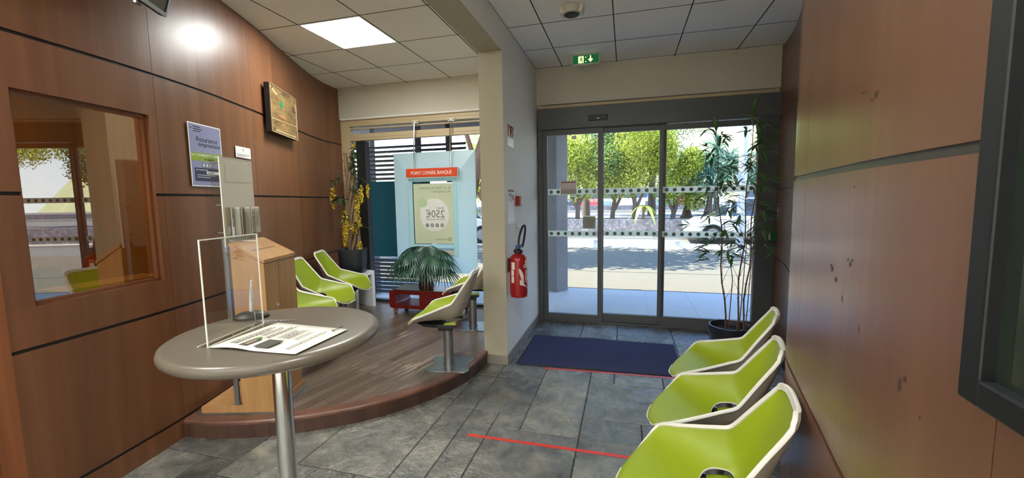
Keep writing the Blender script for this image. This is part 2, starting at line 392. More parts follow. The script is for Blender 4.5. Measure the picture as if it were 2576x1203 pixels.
def text(s, size, mat, parent, xf, x=0, y=0, align='LEFT', mirror=False, lift=.0012, depth=.0004, name='lettering', sx=1):
    cu = bpy.data.curves.new('t', 'FONT'); cu.body = s; cu.size = size; cu.align_x = align; cu.extrude = depth; cu.resolution_u = 3
    t = bpy.data.objects.new('t', cu); C.objects.link(t)
    dg = bpy.context.evaluated_depsgraph_get(); me = bpy.data.meshes.new_from_object(t.evaluated_get(dg))
    bpy.data.objects.remove(t); bpy.data.curves.remove(cu)
    k = -1 if mirror else 1
    for v in me.vertices:
        p = xf @ Vector((x+k*sx*v.co.x, y+v.co.y, lift+v.co.z)); v.co = p
    me.materials.clear(); me.materials.append(M[mat]); me.name = name
    o = bpy.data.objects.new(name, me); C.objects.link(o)
    if parent: o.parent = parent
    return o
def rect(mb, xf, x0, x1, y0, y1, z0, z1, m=0):
    ids = [mb.vert(xf @ Vector((x, y, z))) for x in (x0, x1) for y in (y0, y1) for z in (z0, z1)]
    for q in ((0, 1, 3, 2), (4, 6, 7, 5), (0, 4, 5, 1), (2, 3, 7, 6), (0, 2, 6, 4), (1, 5, 7, 3)): mb.face([ids[i] for i in q], m)
def disc(mb, xf, cx, cy, r, z0, z1, m=0, n=28, ry=None):
    ry = ry or r
    a = [mb.vert(xf @ Vector((cx+r*math.cos(2*PI*k/n), cy+ry*math.sin(2*PI*k/n), z0))) for k in range(n)]
    b = [mb.vert(xf @ Vector((cx+r*math.cos(2*PI*k/n), cy+ry*math.sin(2*PI*k/n), z1))) for k in range(n)]
    mb.face(b, m); mb.face(a[::-1], m)
    for k in range(n): mb.face((a[k], a[(k+1) % n], b[(k+1) % n], b[k]), m)
def pl(mb, xf, pts, z0, z1, m=0):
    a = [mb.vert(xf @ Vector((p[0], p[1], z0))) for p in pts]; b = [mb.vert(xf @ Vector((p[0], p[1], z1))) for p in pts]
    mb.face(b, m); mb.face(a[::-1], m); n = len(pts)
    for k in range(n): mb.face((a[k], a[(k+1) % n], b[(k+1) % n], b[k]), m)

# ------------------------------------------------------------------ plan curves of the two panelled walls (x as a function of y)
def curve(pts):
    ys = [p[0] for p in pts]; xs = [p[1] for p in pts]
    def f(y):
        if y <= ys[0]: return xs[0]+(y-ys[0])*(xs[1]-xs[0])/(ys[1]-ys[0])
        if y >= ys[-1]: return xs[-1]
        for i in range(len(ys)-1):
            if ys[i] <= y <= ys[i+1]: break
        h = ys[i+1]-ys[i]; t = (y-ys[i])/h
        def sl(k):
            if k == 0: return (xs[1]-xs[0])/(ys[1]-ys[0])
            if k == len(ys)-1: return (xs[-1]-xs[-2])/(ys[-1]-ys[-2])
            return (xs[k+1]-xs[k-1])/(ys[k+1]-ys[k-1])
        a, b = sl(i)*h, sl(i+1)*h
        return (2*t**3-3*t*t+1)*xs[i]+(t**3-2*t*t+t)*a+(-2*t**3+3*t*t)*xs[i+1]+(t**3-t*t)*b
    return f
XL = curve([(1.13, -2.602), (1.5, -2.648), (1.9, -2.715), (2.3, -2.815), (2.6, -2.915), (3.0, -3.06), (3.6, -3.32), (4.2, -3.565), (4.6, -3.685), (4.905, -3.72)])
XR = curve([(-3.5, .36), (.3, .425), (.65, .447), (1.0, .477), (1.3, .526), (1.6, .578), (1.85, .627), (2.1, .722), (2.5, .868), (3.0, 1.045), (3.5, 1.205), (4.0, 1.35), (4.4, 1.443), (4.75, 1.497), (4.96, 1.505)])
def nrmL(y):
    d = (XL(y+.01)-XL(y-.01))/.02; return Vector((1, -d, 0)).normalized()
def tanL(y):
    d = (XL(y+.01)-XL(y-.01))/.02; return Vector((d, 1, 0)).normalized()
def onL(y, z, off=0):
    n = nrmL(y); return Vector((XL(y), y, z))+n*off
def nrmR(y):
    d = (XR(y+.01)-XR(y-.01))/.02; return Vector((-1, d, 0)).normalized()
def onR(y, z, off=0): return Vector((XR(y), y, z))+nrmR(y)*off
GZ = [0.125, .838, 1.545, 2.255]

def panel_wall(name, on, y0, y1, seams, hole, sign, mats, hg=.0085, sg=.0012, rec=.008):
    """panels with shadow-gap grooves over a recessed backing; curve sampled every few cm"""
    mb = MB()
    zs = sorted(set([0, ZC]+GZ+([hole[2], hole[3]] if hole else [])))
    ys = sorted(set([y0, y1]+[s for s in seams if y0 < s < y1]+([hole[0], hole[1]] if hole else [])))
    for a, b in zip(ys[:-1], ys[1:]):
        for c, d in zip(zs[:-1], zs[1:]):
            if hole and hole[0]-1e-6 <= a and b <= hole[1]+1e-6 and hole[2]-1e-6 <= c and d <= hole[3]+1e-6: continue
            ya = a+(sg if a in seams else 0); yb = b-(sg if b in seams else 0)
            za = c+(hg if c in GZ else 0); zb = d-(hg if d in GZ else 0)
            n = max(1, int((yb-ya)/.05)); lo, hi, lo2, hi2 = [], [], [], []
            for i in range(n+1):
                y = ya+(yb-ya)*i/n
                lo.append(mb.vert(on(y, za))); hi.append(mb.vert(on(y, zb)))
                lo2.append(mb.vert(on(y, za, -rec))); hi2.append(mb.vert(on(y, zb, -rec)))
            for i in range(n):
                q = (lo[i], lo[i+1], hi[i+1], hi[i]) if sign > 0 else (lo[i], hi[i], hi[i+1], lo[i+1])
                mb.face(q, 0)
                mb.face((lo[i], lo2[i], lo2[i+1], lo[i+1]), 0); mb.face((hi[i], hi[i+1], hi2[i+1], hi2[i]), 0)
            for k in (0, -1): mb.face((lo[k], hi[k], hi2[k], lo2[k]), 0)
    # backing
    for a, b in zip(ys[:-1], ys[1:]):
        for c, d in zip(zs[:-1], zs[1:]):
            if hole and hole[0]-1e-6 <= a and b <= hole[1]+1e-6 and hole[2]-1e-6 <= c and d <= hole[3]+1e-6: continue
            n = max(1, int((b-a)/.05)); p = [a+(b-a)*i/n for i in range(n+1)]
            for u, w in zip(p[:-1], p[1:]):
                mb.poly([on(u, c, -rec), on(w, c, -rec), on(w, d, -rec), on(u, d, -rec)], 1)
                mb.poly([on(u, c, -.06), on(w, c, -.06), on(w, d, -.06), on(u, d, -.06)], 1)
    return mb.build(name, mats)

# ================================================================== SETTING
HALL = [(-2.70, -.9), (-3.6, -.9), (-3.6, -6.2), (4.2, -6.2), (4.2, -.9), (.39, -.9)]
HOLE = (1.232, 1.852, 1.03, 2.01)
wl = tag(panel_wall('wall_left', onL, 1.13, 4.96, [1.90, 2.85, 3.70, 4.62], HOLE, 1, ['wood', 'groove']), kind='structure')
wr = tag(panel_wall('wall_right', onR, -.9, 4.96, [-.3, .63, 1.605], None, -1, ['wood_r', 'groove_r'], hg=.0085), kind='structure')

rs = random.Random(11); mb = MB()   # scuffs and chips on the panels
for (yy, zz, wd, ht) in ((1.25, 1.30, .035, .02), (1.10, 1.33, .03, .015), (1.20, 1.27, .02, .012), (1.14, 1.24, .006, .02), (1.02, 1.20, .004, .025), (.845, 1.155, .014, .026), (.83, 1.17, .010, .012), (1.10, 1.50, .008, .008), (.78, 1.13, .005, .006), (1.02, 1.68, .05, .012), (1.08, 1.70, .03, .01), (1.25, 1.51, .005, .006), (1.12, 2.18, .01, .012)):
    for q in range(4 if wd > .02 else 1):
        a = yy+rs.uniform(-wd, wd)*.5*(1 if wd > .02 else 0); b = zz+rs.uniform(-ht, ht)*.5; k = .4 if wd > .02 else 1
        mb.poly([onR(a+wd*k*math.cos(t)*rs.uniform(.3, .6), b+ht*k*math.sin(t)*rs.uniform(.3, .6), .0006) for t in [2*PI*i/9 for i in range(9)]][::-1])
mb.build('scuff_marks', plain('scuff', srgb(70, 52, 42), .6, noise=.4, nscale=90), wr)
mb = MB()   # recess beyond the end of the panelled wall
mb.poly([(-2.602, 1.13, 0), (-2.602, 1.13, ZC), (-2.74, 1.11, ZC), (-2.74, 1.11, 0)])
mb.poly([(-2.74, 1.11, 0), (-2.74, 1.11, ZC), (-2.70, -.9, ZC), (-2.70, -.9, 0)])
tag(mb.build('wall_side', 'wood_dark'), kind='structure')
mb = MB()   # bright hall behind the camera, invented to throw light forward
for a, b in zip(HALL, HALL[1:]): mb.poly([(*a, 0), (*b, 0), (*b, 4.0), (*a, 4.0)])
mb.poly([(-3.6, -.9, ZC), (4.2, -.9, ZC), (4.2, -.9, 4.0), (-3.6, -.9, 4.0)])
tag(mb.build('wall_back', 'hall_white'), kind='structure')

# floor: slate modular tiles
U = .0635; X0, Y0 = -1.03, 2.28
fixed = [  # x0,x1,y0,y1 in metres as laid
 (-.66, -.275, 2.47, 3.105), (-.66, -.275, 3.105, 3.49), (-.275, .297, 2.725, 3.30), (-.275, -.085, 3.30, 3.49), (-.085, .297, 3.30, 3.49),
 (.297, .68, 3.11, 3.49), (.11, .30, 2.534, 2.725), (.11, .30, 2.342, 2.534), (-.275, .11, 2.342, 2.725), (-.845, -.275, 1.90, 2.47), (-.845, -.66, 2.47, 2.66),
 (-1.03, -.66, 2.66, 3.235), (-1.03, -.66, 3.235, 3.62), (-1.03, -.845, 2.28, 2.66), (-1.22, -1.03, 2.66, 3.235), (-1.22, -1.03, 3.235, 3.49), (-1.22, -1.03, 2.28, 2.66), (-1.22, -1.03, 1.70, 2.28),
 (-1.03, -.845, 1.70, 2.28), (-1.79, -1.22, 1.835, 2.405), (-1.60, -1.22, 2.405, 2.79), (-2.18, -1.79, 1.645, 2.22), (-2.75, -2.18, 1.77, 2.155),
 (-2.75, -2.37, 1.39, 1.77), (-2.37, -2.18, 1.20, 1.77), (-1.79, -1.41, 1.26, 1.835), (-1.41, -1.22, 1.45, 1.835), (-.275, .11, 1.77, 2.342), (.11, .49, 1.77, 2.342), (.297, .68, 2.342, 3.11),
 (-.85, -.475, 4.38, 4.95), (-.475, -.09, 4.75, 4.95), (-.475, -.09, 4.30, 4.75), (-.09, .482, 4.38, 4.95), (.482, .86, 4.73, 4.95), (.482, .86, 4.16, 4.73), (-1.03, -.85, 4.29, 4.67), (-1.03, -.85, 3.85, 4.29), (.86, 1.25, 4.38, 4.95)]
NX, NY = 70, 97; ox, oy = -33, -51
occ = [[0]*NY for _ in range(NX)]; tiles = []
def gi(x): return round((x-X0)/U)-ox
def gj(y): return round((y-Y0)/U)-oy
def put(i0, i1, j0, j1):
    for i in range(i0, i1):
        for j in range(j0, j1):
            if not (0 <= i < NX and 0 <= j < NY) or occ[i][j]: return False
    for i in range(i0, i1):
        for j in range(j0, j1): occ[i][j] = 1
    tiles.append((i0, i1, j0, j1)); return True
for a, b, c, d in fixed: put(gi(a), gi(b), gj(c), gj(d))
rt = random.Random(5)
for j in range(NY):
    for i in range(NX):
        if occ[i][j]: continue
        sizes = [(9, 9), (6, 9), (9, 6), (6, 6), (3, 6), (6, 3), (3, 3)]; rt.shuffle(sizes); sizes.sort(key=lambda s: -s[0]*s[1]+rt.random()*40)
        ok = False
        for a, b in sizes:
            if put(i, i+a, j, j+b): ok = True; break
        if not ok:
            a = 1
            while a < 6 and i+a < NX and not occ[i+a][j]: a += 1
            b = 1
            while b < 6 and j+b < NY and all(not occ[i+k][j+b] for k in range(a)): b += 1
            put(i, i+a, j, j+b)
mb = MB(); g = .0032
mb.poly([(-3.2, -.92, -.0035), (1.7, -.92, -.0035), (1.7, 4.96, -.0035), (-3.2, 4.96, -.0035)], 1)
mb.poly([(-3.7, -6.3, -.05), (4.3, -6.3, -.05), (4.3, 4.96, -.05), (-3.7, 4.96, -.05)], 1)
mb.poly([(-3.7, -6.3, 0), (4.3, -6.3, 0), (4.3, -.95, 0), (-3.7, -.95, 0)], 2)
for i0, i1, j0, j1 in tiles:
    x0, x1, y0, y1 = X0+(i0+ox)*U+g, X0+(i1+ox)*U-g, Y0+(j0+oy)*U+g, min(4.95, Y0+(j1+oy)*U-g)
    if y1 <= y0: continue
    e = .0025
    o = [mb.vert(p) for p in ((x0, y0, -.003), (x1, y0, -.003), (x1, y1, -.003), (x0, y1, -.003))]
    t = [mb.vert(p) for p in ((x0+e, y0+e, 0), (x1-e, y0+e, 0), (x1-e, y1-e, 0), (x0+e, y1-e, 0))]
    mb.face(t)
    for k in range(4): mb.face((o[k], o[(k+1) % 4], t[(k+1) % 4], t[k]))
tag(mb.build('floor', ['slate', 'grout', 'hall_floor']), kind='structure')

# ceilings
mb = MB()
def ceil_area(x0, x1, y0, y1, gx, gy, clip=None):
    xs = sorted(set([x0, x1]+[v for v in gx if x0 < v < x1])); ys = sorted(set([y0, y1]+[v for v in gy if y0 < v < y1]))
    for a, b in zip(xs[:-1], xs[1:]):
        for c, d in zip(ys[:-1], ys[1:]):
            if clip and abs(a-clip[0]) < .02 and abs(c-clip[1]) < .02: continue
            if clip and abs(a-clip[0]) < .02 and abs(c-clip[2]) < .02: continue
            if (b-a) < .02: continue
            w = .0035
            mb.box(a+w, b-w, c+w, d-w, ZC, ZC+.012)
GXL = [-1.485-.6*k for k in range(5)]; GXR = [-.712+.6*k for k in range(5)]; GY = [4.265+.6*k for k in range(-14, 2)]
ceil_area(-3.9, -1.485, -.9, 4.905, GXL, GY, clip=(-2.685, 3.065, .065))
mb.box(-1.481, -1.23, -.9, 4.905, ZC, ZC+.012); mb.box(-3.7, 4.3, -6.3, -.9, 4.0, 4.02)                    # plain plaster margin; ceiling of the invented hall, raised to hide panel reflections
ceil_area(-1.017, 1.8, -.9, 4.905, GXR, GY, clip=(-.112, .065, -2.335))
for gx in GXL: mb.box(gx-.0045, gx+.0045, -.9, 4.905, ZC-.0012, ZC+.001, 1)
for gx in GXR: mb.box(gx-.0045, gx+.0045, -.9, 4.905, ZC-.0012, ZC+.001, 1)
for gy in GY:
    if gy > -.9: mb.box(-3.9, -1.485, gy-.0035, gy+.0035, ZC-.0012, ZC+.001, 1); mb.box(-1.017, 1.8, gy-.0035, gy+.0035, ZC-.0012, ZC+.001, 1)
mb.box(-3.9, 4.3, -.9, 5.0, ZC+.03, ZC+.05, 1)
for y in (3.065, 3.665):                                           # two joints run on into the margin
    mb.box(-1.485, -1.40, y-.004, y+.004, ZC-.002, ZC, 1)
tag(mb.build('ceiling', ['ceil', 'ceil_gap']), kind='structure')

# partition between the two bays, with the beam that carries on over the opening
mb = MB(); mb.box(-1.23, -1.017, 3.485, 4.96, 0, ZC); mb.box(-1.23, -1.017, -.9, 3.485, 2.735, ZC)
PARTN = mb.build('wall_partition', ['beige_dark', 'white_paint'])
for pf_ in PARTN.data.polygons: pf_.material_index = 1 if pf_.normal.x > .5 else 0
tag(PARTN, kind='structure')
mb = MB()
mb.box(-1.245, -1.005, 3.472, 3.486, 0, .085)
ys = [3.472, 3.87, 4.29, 4.67, 4.93]
for a, b in zip(ys[:-1], ys[1:]): mb.box(-1.018, -1.005, a+.0015, b-.0015, 0, .085)
tag(mb.build('baseboard_partition', 'skirt', bevel=.002), kind='structure')
# lintel over both glazed fronts
mb = MB(); mb.box(-3.9, -1.23, 4.9, 5.3, 2.578, ZC+.02); mb.box(-1.017, 1.8, 4.9, 5.3, 2.572, ZC+.02)
tag(mb.build('wall_front', 'beige'), kind='structure')
mb = MB(); mb.box(-3.70, -1.23, 4.885, 4.93, 2.566, 2.59)
tag(mb.build('trim_1', 'white_paint', bevel=.008), kind='structure')

# raised wooden platform with a curved step
front = [(-2.735, 1.885), (-2.60, 1.898), (-2.483, 1.918), (-2.33, 1.962), (-2.175, 2.022), (-1.99, 2.118), (-1.803, 2.243), (-1.68, 2.345), (-1.567, 2.463), (-1.44, 2.63), (-1.335, 2.808), (-1.262, 3.0), (-1.213, 3.225), (-1.20, 3.485)]
def smooth_line(p, n=4):
    out = []
    for i in range(len(p)-1):
        p0, p1, p2, p3 = [Vector(p[max(0, min(len(p)-1, i+k))]) for k in (-1, 0, 1, 2)]
        for k in range(n):
            t = k/n
            out.append(.5*((2*p1)+(p2-p0)*t+(2*p0-5*p1+4*p2-p3)*t*t+(3*p1-p0-3*p2+p3)*t**3))
    out.append(Vector(p[-1])); return out
fr = smooth_line(front)
inn = []
for i, p in enumerate(fr):
    t = (fr[min(i+1, len(fr)-1)]-fr[max(i-1, 0)]).normalized(); inn.append(p+Vector((-t.y, t.x))*.085)
pr_ = root('platform', (-2.4, 3.2, 0), 'raised wooden platform with a curved plank-faced step', 'platform', kind='structure')
mb = MB()
left = [(XL(y)+.002, y) for y in [4.96, 4.6, 4.2, 3.8, 3.4, 3.0, 2.6, 2.3, 1.98]]
top = [tuple(p) for p in inn]+[(-1.231, 3.5), (-1.231, 4.96)]+left
mb.prism(top, 0.0, ZP, 0)
mb.build('deck', 'plank', pr_, off=pr_.location)
mb = MB()
for i in range(len(fr)-1):
    a, b, c, d = fr[i], fr[i+1], inn[i+1], inn[i]
    e = lambda p, q, k: p+(q-p)*k
    a1, b1 = e(a, d, .10), e(b, c, .10)
    mb.poly([(*a1, ZP+.004), (*b1, ZP+.004), (*c, ZP+.004), (*d, ZP+.004)])
    mb.poly([(*a, ZP-.006), (*b, ZP-.006), (*b1, ZP+.004), (*a1, ZP+.004)])
    mb.poly([(*a, ZP-.02), (*b, ZP-.02), (*b, ZP-.006), (*a, ZP-.006)])
mb.build('nosing', 'nosing', pr_, off=pr_.location, smooth=True)
mb = MB(); acc = 0
for i in range(len(fr)-1):
    a, b = e(fr[i], inn[i], .03), e(fr[i+1], inn[i+1], .03)
    t = (b-a).normalized()*.0012 if i % 2 else Vector((0, 0))
    mb.poly([(*a, 0), (*(b-t), 0), (*(b-t), ZP-.018), (*a, ZP-.018)])
mb.build('riser', 'riser', pr_, off=pr_.location)

# ------------------------------------------------------------------ left window front (window_1)
w1 = root('window_1', (-2.4, 4.95, ZP), 'cream framed shop window behind the platform', 'window', kind='structure')
mb = MB(); mb.box(-3.585, -1.23, 4.922, 4.998, 2.485, 2.572); mb.box(-3.585, -1.23, 4.93, 4.97, 2.445, 2.46)
mb.box(-3.585, -1.23, 4.922, 4.998, 2.297, 2.385); mb.box(-3.72, -3.585, 4.92, 5.0, ZP, 2.575)
mb.box(-3.585, -1.23, 4.917, 4.9225, 2.333, 2.339); mb.box(-3.585, -1.23, 4.917, 4.9225, 2.52, 2.526)
mb.build('window_frame', 'cream', w1, off=w1.location, bevel=.004)
mb = MB(); mb.box(-3.585, -1.23, 4.93, 5.0, ZP-.02, .145); mb.box(-3.545, -3.41, 4.99, 5.09, ZP, 2.3)
mb.build('sill_and_post', 'anthra_d', w1, off=w1.location)
mb = MB(); mb.box(-3.585, -1.23, 4.955, 4.963, .145, 2.297); mb.box(-3.585, -1.23, 4.955, 4.963, 2.385, 2.485)
mb.build('pane', 'glass', w1, off=w1.location)

# ------------------------------------------------------------------ sliding entrance door (door_1)
d1 = root('door_1', (.2, 4.95, 0), 'grey aluminium sliding glass entrance door', 'door', kind='structure')
mb = MB(); mb.box(-1.01, 1.54, 4.885, 5.05, 2.285, 2.525); mb.build('door_header', 'anthra', d1, off=d1.location, bevel=.004)
mb = MB(); mb.box(-1.0, 1.50, 4.91, 5.0, 2.528, 2.560); mb.build('header_strip', 'cream', d1, off=d1.location)
mb = MB(); mb.box(-1.01, -.955, 4.905, 5.0, 0, 2.29); mb.box(1.33, 1.54, 4.905, 5.0, 0, 2.29); mb.box(-1.0, 1.465, 4.92, 5.03, -.01, .012)
mb.build('door_frame', 'anthra', d1, off=d1.location, bevel=.003)
def leaf(x0, x1, y, zb, zt, wl_, wr_, nm):
    mb = MB(); mb.box(x0, x0+wl_, y, y+.045, .015, zt+.06); mb.box(x1-wr_, x1, y, y+.045, .015, zt+.06)
    mb.box(x0+wl_, x1-wr_, y, y+.045, .015, zb); mb.box(x0+wl_, x1-wr_, y, y+.045, zt, zt+.06)
    f = mb.build(nm, 'anthra', d1, off=d1.location, bevel=.003)
    mb = MB(); mb.box(x0+wl_, x1-wr_, y+.02, y+.027, zb, zt); mb.build('pane', 'glass', f, off=d1.location)
    return f
la = leaf(-.955, -.262, 4.915, .095, 2.222, .055, .05, 'door_leaf')
lb = leaf(-.262, .43, 4.965, .11, 2.225, .012, .07, 'door_leaf')
lc = leaf(.375, 1.335, 4.915, .125, 2.215, .02, .012, 'door_leaf')
def bands(x0, x1, y, par, first_logo, last_logo, zs=(1.562, 1.067)):
    for z in zs:
        mb = MB(); mb.box(x0, x1, y-.0012, y, z-.034, z+.034); bnd = mb.build('safety_band', 'band', par, off=d1.location)
        n = max(2, round((x1-x0)/.083)); md = MB(); xf = frame_mat((0, y-.0012, 0), (1, 0, 0), (0, 0, 1))
        for k in range(n):
            x = x0+(x1-x0)*(k+.5)/n
            disc(md, xf, x, z, .021, 0, .0006, n=16)
        md.build('dots', 'dot', bnd, off=d1.location)
        for k in ([0] if first_logo else [])+([n-1] if last_logo else []):
            x = x0+(x1-x0)*(k+.5)/n
            text('AS', .026, 'band', bnd, Matrix.Translation(-d1.location) @ xf, x, z-.009, 'CENTER', lift=.0014)
bands(-.90, -.312, 4.935, la, True, True); bands(-.25, .36, 4.985, lb, False, True); bands(.395, 1.323, 4.935, lc, False, True)
mb = MB(); mb.box(-.415, -.205, 4.868, 4.887, 2.355, 2.415); ss = mb.build('motion_sensor', 'black', d1, off=d1.location, bevel=.006)
mb = MB(); mb.box(-.33, -.29, 4.866, 4.869, 2.372, 2.377); mb.box(-.312, -.304, 4.866, 4.869, 2.377, 2.389); mb.build('sensor_mark', 'white', ss, off=d1.location)

# ------------------------------------------------------------------ window into the office in the panelled wall (window_2)
w2 = root('window_2', tuple(onL(1.54, 1.03)), 'fixed reflective window in the left wood wall', 'window', kind='structure')
mb = MB()
a0, a1 = onL(HOLE[0], 0), onL(HOLE[1], 0); n0 = nrmL(1.54); dep = .075
for (ya, yb, z) in ((HOLE[0], HOLE[1], HOLE[2]), (HOLE[0], HOLE[1], HOLE[3])):
    mb.poly([a0+Vector((0, 0, z)), a1+Vector((0, 0, z)), a1+Vector((0, 0, z))-n0*dep, a0+Vector((0, 0, z))-n0*dep])
for a in (a0, a1):
    mb.poly([a+Vector((0, 0, HOLE[2])), a+Vector((0, 0, HOLE[3])), a+Vector((0, 0, HOLE[3]))-n0*dep, a+Vector((0, 0, HOLE[2]))-n0*dep])
xf2 = frame_mat(a0-n0*.035, a1-a0, (0, 0, 1)); W2 = (a1-a0).length; wv = .018
for (p, q, r, s) in ((0, W2, 1.03, 1.03+wv), (0, W2, 2.01-wv, 2.01), (0, wv, 1.03, 2.01), (W2-wv, W2, 1.03, 2.01)): rect(mb, xf2, p, q, r, s, -.015, .012)
mb.build('window_frame', 'wood_dark', w2, off=w2.location)
pc = xf2 @ Vector((W2/2, 0, -.005)); tg = Matrix.Rotation(math.radians(1.6), 3, 'Z') @ (a1-a0).normalized(); xg = frame_mat(pc, tg, (0, 0, 1))
mb = MB(); rect(mb, xg, -W2/2+.008, W2/2-.008, 1.03+.01, 2.01-.01, -.003, 0); mb.build('pane', 'mirror_glass', w2, off=w2.location)
# office behind it
mb = MB()
mb.box(-4.40, -4.36, .2, 2.45, 0, 2.6); mb.box(-4.36, -2.80, .16, .2, 0, 2.6); mb.box(-4.36, -2.92, 2.41, 2.45, 0, 2.6)
tag(mb.build('wall_office', 'wood_office'), kind='structure')
mb = MB(); op = [(-4.4, .16), (-2.76, .16), (-2.76, 1.1), (-2.70, 1.14), (-2.745, 1.5), (-2.81, 1.9), (-2.91, 2.3), (-2.95, 2.45), (-4.4, 2.45)]
mb.prism(op, -.03, -.01); mb.prism(op, 2.6, 2.62); tag(mb.build('floor_office', 'wood_office'), kind='structure')

# ================================================================== CHAIRS
ST = [(.318, .372, .300, .085, .372), (.300, .396, .275, .165, .392), (.265, .414, .245, .225, .425), (.215, .422, .213, .265, .458), (.180, .423, .185, .283, .478),
      (.12, .421, .12, .262, .498), (.05, .418, .04, .236, .525), (-.02, .415, -.03, .213, .550), (-.080, .424, -.078, .200, .568), (-.118, .452, -.105, .190, .60),
      (-.148, .508, -.135, .179, .645), (-.182, .588, -.172, .166, .70), (-.215, .68, -.21, .154, .755), (-.240, .755, -.232, .14, .79), (-.253, .80, -.245, .10, .803)]
def st_at(s):
    s = max(0, min(len(ST)-1, s)); i = min(int(s), len(ST)-2); t = s-i
    P = [ST[max(0, min(len(ST)-1, i+k))] for k in (-1, 0, 1, 2)]
    return [.5*(2*P[1][k]+(P[2][k]-P[0][k])*t+(2*P[0][k]-5*P[1][k]+4*P[2][k]-P[3][k])*t*t+(3*P[1][k]-P[0][k]-3*P[2][k]+P[3][k])*t**3) for k in range(5)]
def shell_pt(s, v):
    xc, zc, xr, yr, zr = st_at(s); a = abs(v)
    b = lambda p0, p1, p2, p3: (1-a)**3*p0+3*(1-a)**2*a*p1+3*(1-a)*a*a*p2+a**3*p3
    y = b(0, .50*yr, .80*yr, yr); l = b(0, 0, .12, 1)
    return Vector((xc+(xr-xc)*l, math.copysign(y, v), zc+(zr-zc)*l))
NS, NV = 72, 36
HS0, HS1, HV = 6.3, 8.6, .50
def warp(s, v):
    sc, hs = (HS0+HS1)/2, (HS1-HS0)/2
    u, w = (s-sc)/hs, v/HV; r = max(abs(u), abs(w))
    if r < 1e-6 or r > 1.7: return s, v
    rho = (abs(u)**2.6+abs(w)**2.6)**(1/2.6); k = r/rho
    f = 1 if r <= 1 else max(0, (1.7-r)/.7)
    q = 1+(k-1)*f
    return sc+u*q*hs, w*q*HV
def chair_meshes():
    svals = [14*i/NS for i in range(NS+1)]; vvals = [-1+2*j/NV for j in range(NV+1)]
    def snap(vals, t):
        k = min(range(len(vals)), key=lambda i: abs(vals[i]-t)); vals[k] = t
    for t in (HS0, HS1): snap(svals, t)
    for t in (-HV, HV): snap(vvals, t)
    P = [[shell_pt(*warp(s, v)) for v in vvals] for s in svals]
    N = [[None]*(NV+1) for _ in range(NS+1)]
    for i in range(NS+1):
        for j in range(NV+1):
            a = P[min(i+1, NS)][j]-P[max(i-1, 0)][j]; b = P[i][min(j+1, NV)]-P[i][max(j-1, 0)]
            N[i][j] = b.cross(a).normalized()
    def hole(i, j):
        s, v = (svals[i]+svals[i+1])/2, (vvals[j]+vvals[j+1])/2
        return HS0 < s < HS1 and abs(v) < HV
    def surf(off, flip):
        mb = MB(); id_ = [[mb.vert(P[i][j]+N[i][j]*off) for j in range(NV+1)] for i in range(NS+1)]
        for i in range(NS):
            for j in range(NV):
                if hole(i, j): continue
                q = (id_[i][j], id_[i][j+1], id_[i+1][j+1], id_[i+1][j])
                mb.face(q if not flip else q[::-1])
        return mb
    inner = surf(.002, False); outer = surf(-.009, True)
    # rim: flat band swept round the free edge, plus the edge of the opening
    loop = [(i, 0) for i in range(NS)]+[(NS, j) for j in range(NV)]+[(i, NV) for i in range(NS, 0, -1)]+[(0, j) for j in range(NV, 0, -1)]
    rim = MB()
    pts = [P[i][j] for i, j in loop]; nn = [N[i][j] for i, j in loop]; K = len(loop)
    for _ in range(2): pts = [(pts[k-1]+pts[k]*2+pts[(k+1) % K])/4 for k in range(K)]
    ring = []
    for k in range(K):
        t = (pts[(k+2) % K]-pts[k-2]).normalized(); n = nn[k]; o = t.cross(n); o.normalize()
        cen = Vector((.03, 0, .5))
        if o.dot(pts[k]-cen) < 0: o = -o
        s = loop[k][0]*14/NS
        wd = .004+.010*max(0, min(1, (s-2.5)/2))
        if s > 13: wd = .018
        hz = Vector((0, 1 if pts[k].y > 0 else -1, 0))
        if 3.5 < s < 13: o = (o*.45+hz*.75).normalized()
        n2 = o.cross(t).normalized()
        if n2.dot(n) < 0: n2 = -n2
        ring.append([rim.vert(pts[k]+o*x+n2*z) for x, z in ((-.004, .006), (wd, .006), (wd+.003, .001), (wd, -.008), (-.004, -.012))])
    for k in range(K):
        a, b = ring[k], ring[(k+1) % K]
        for q in range(5): rim.face((a[q], a[(q+1) % 5], b[(q+1) % 5], b[q]))
    hi = [i for i in range(NS+1) if HS0-1e-6 <= svals[i] <= HS1+1e-6]; hj = [j for j in range(NV+1) if -HV-1e-6 <= vvals[j] <= HV+1e-6]
    hl = [(i, hj[0]) for i in hi[:-1]]+[(hi[-1], j) for j in hj[:-1]]+[(i, hj[-1]) for i in hi[:0:-1]]+[(hi[0], j) for j in hj[:0:-1]]
    pts = [P[i][j]+N[i][j]*-.003 for i, j in hl]; pts.append(pts[0]); rim.tube(pts, .0036, 6, caps=False)
    return inner, outer, rim
inner, outer, rimb = chair_meshes()
plate_out = [(-.16, -.17), (-.05, -.155), (.02, -.165), (.155, -.15), (.17, -.10), (.125, 0), (.17, .10), (.155, .15), (.02, .165), (-.05, .155), (-.16, .17), (-.185, .10), (-.15, 0), (-.185, -.10)]
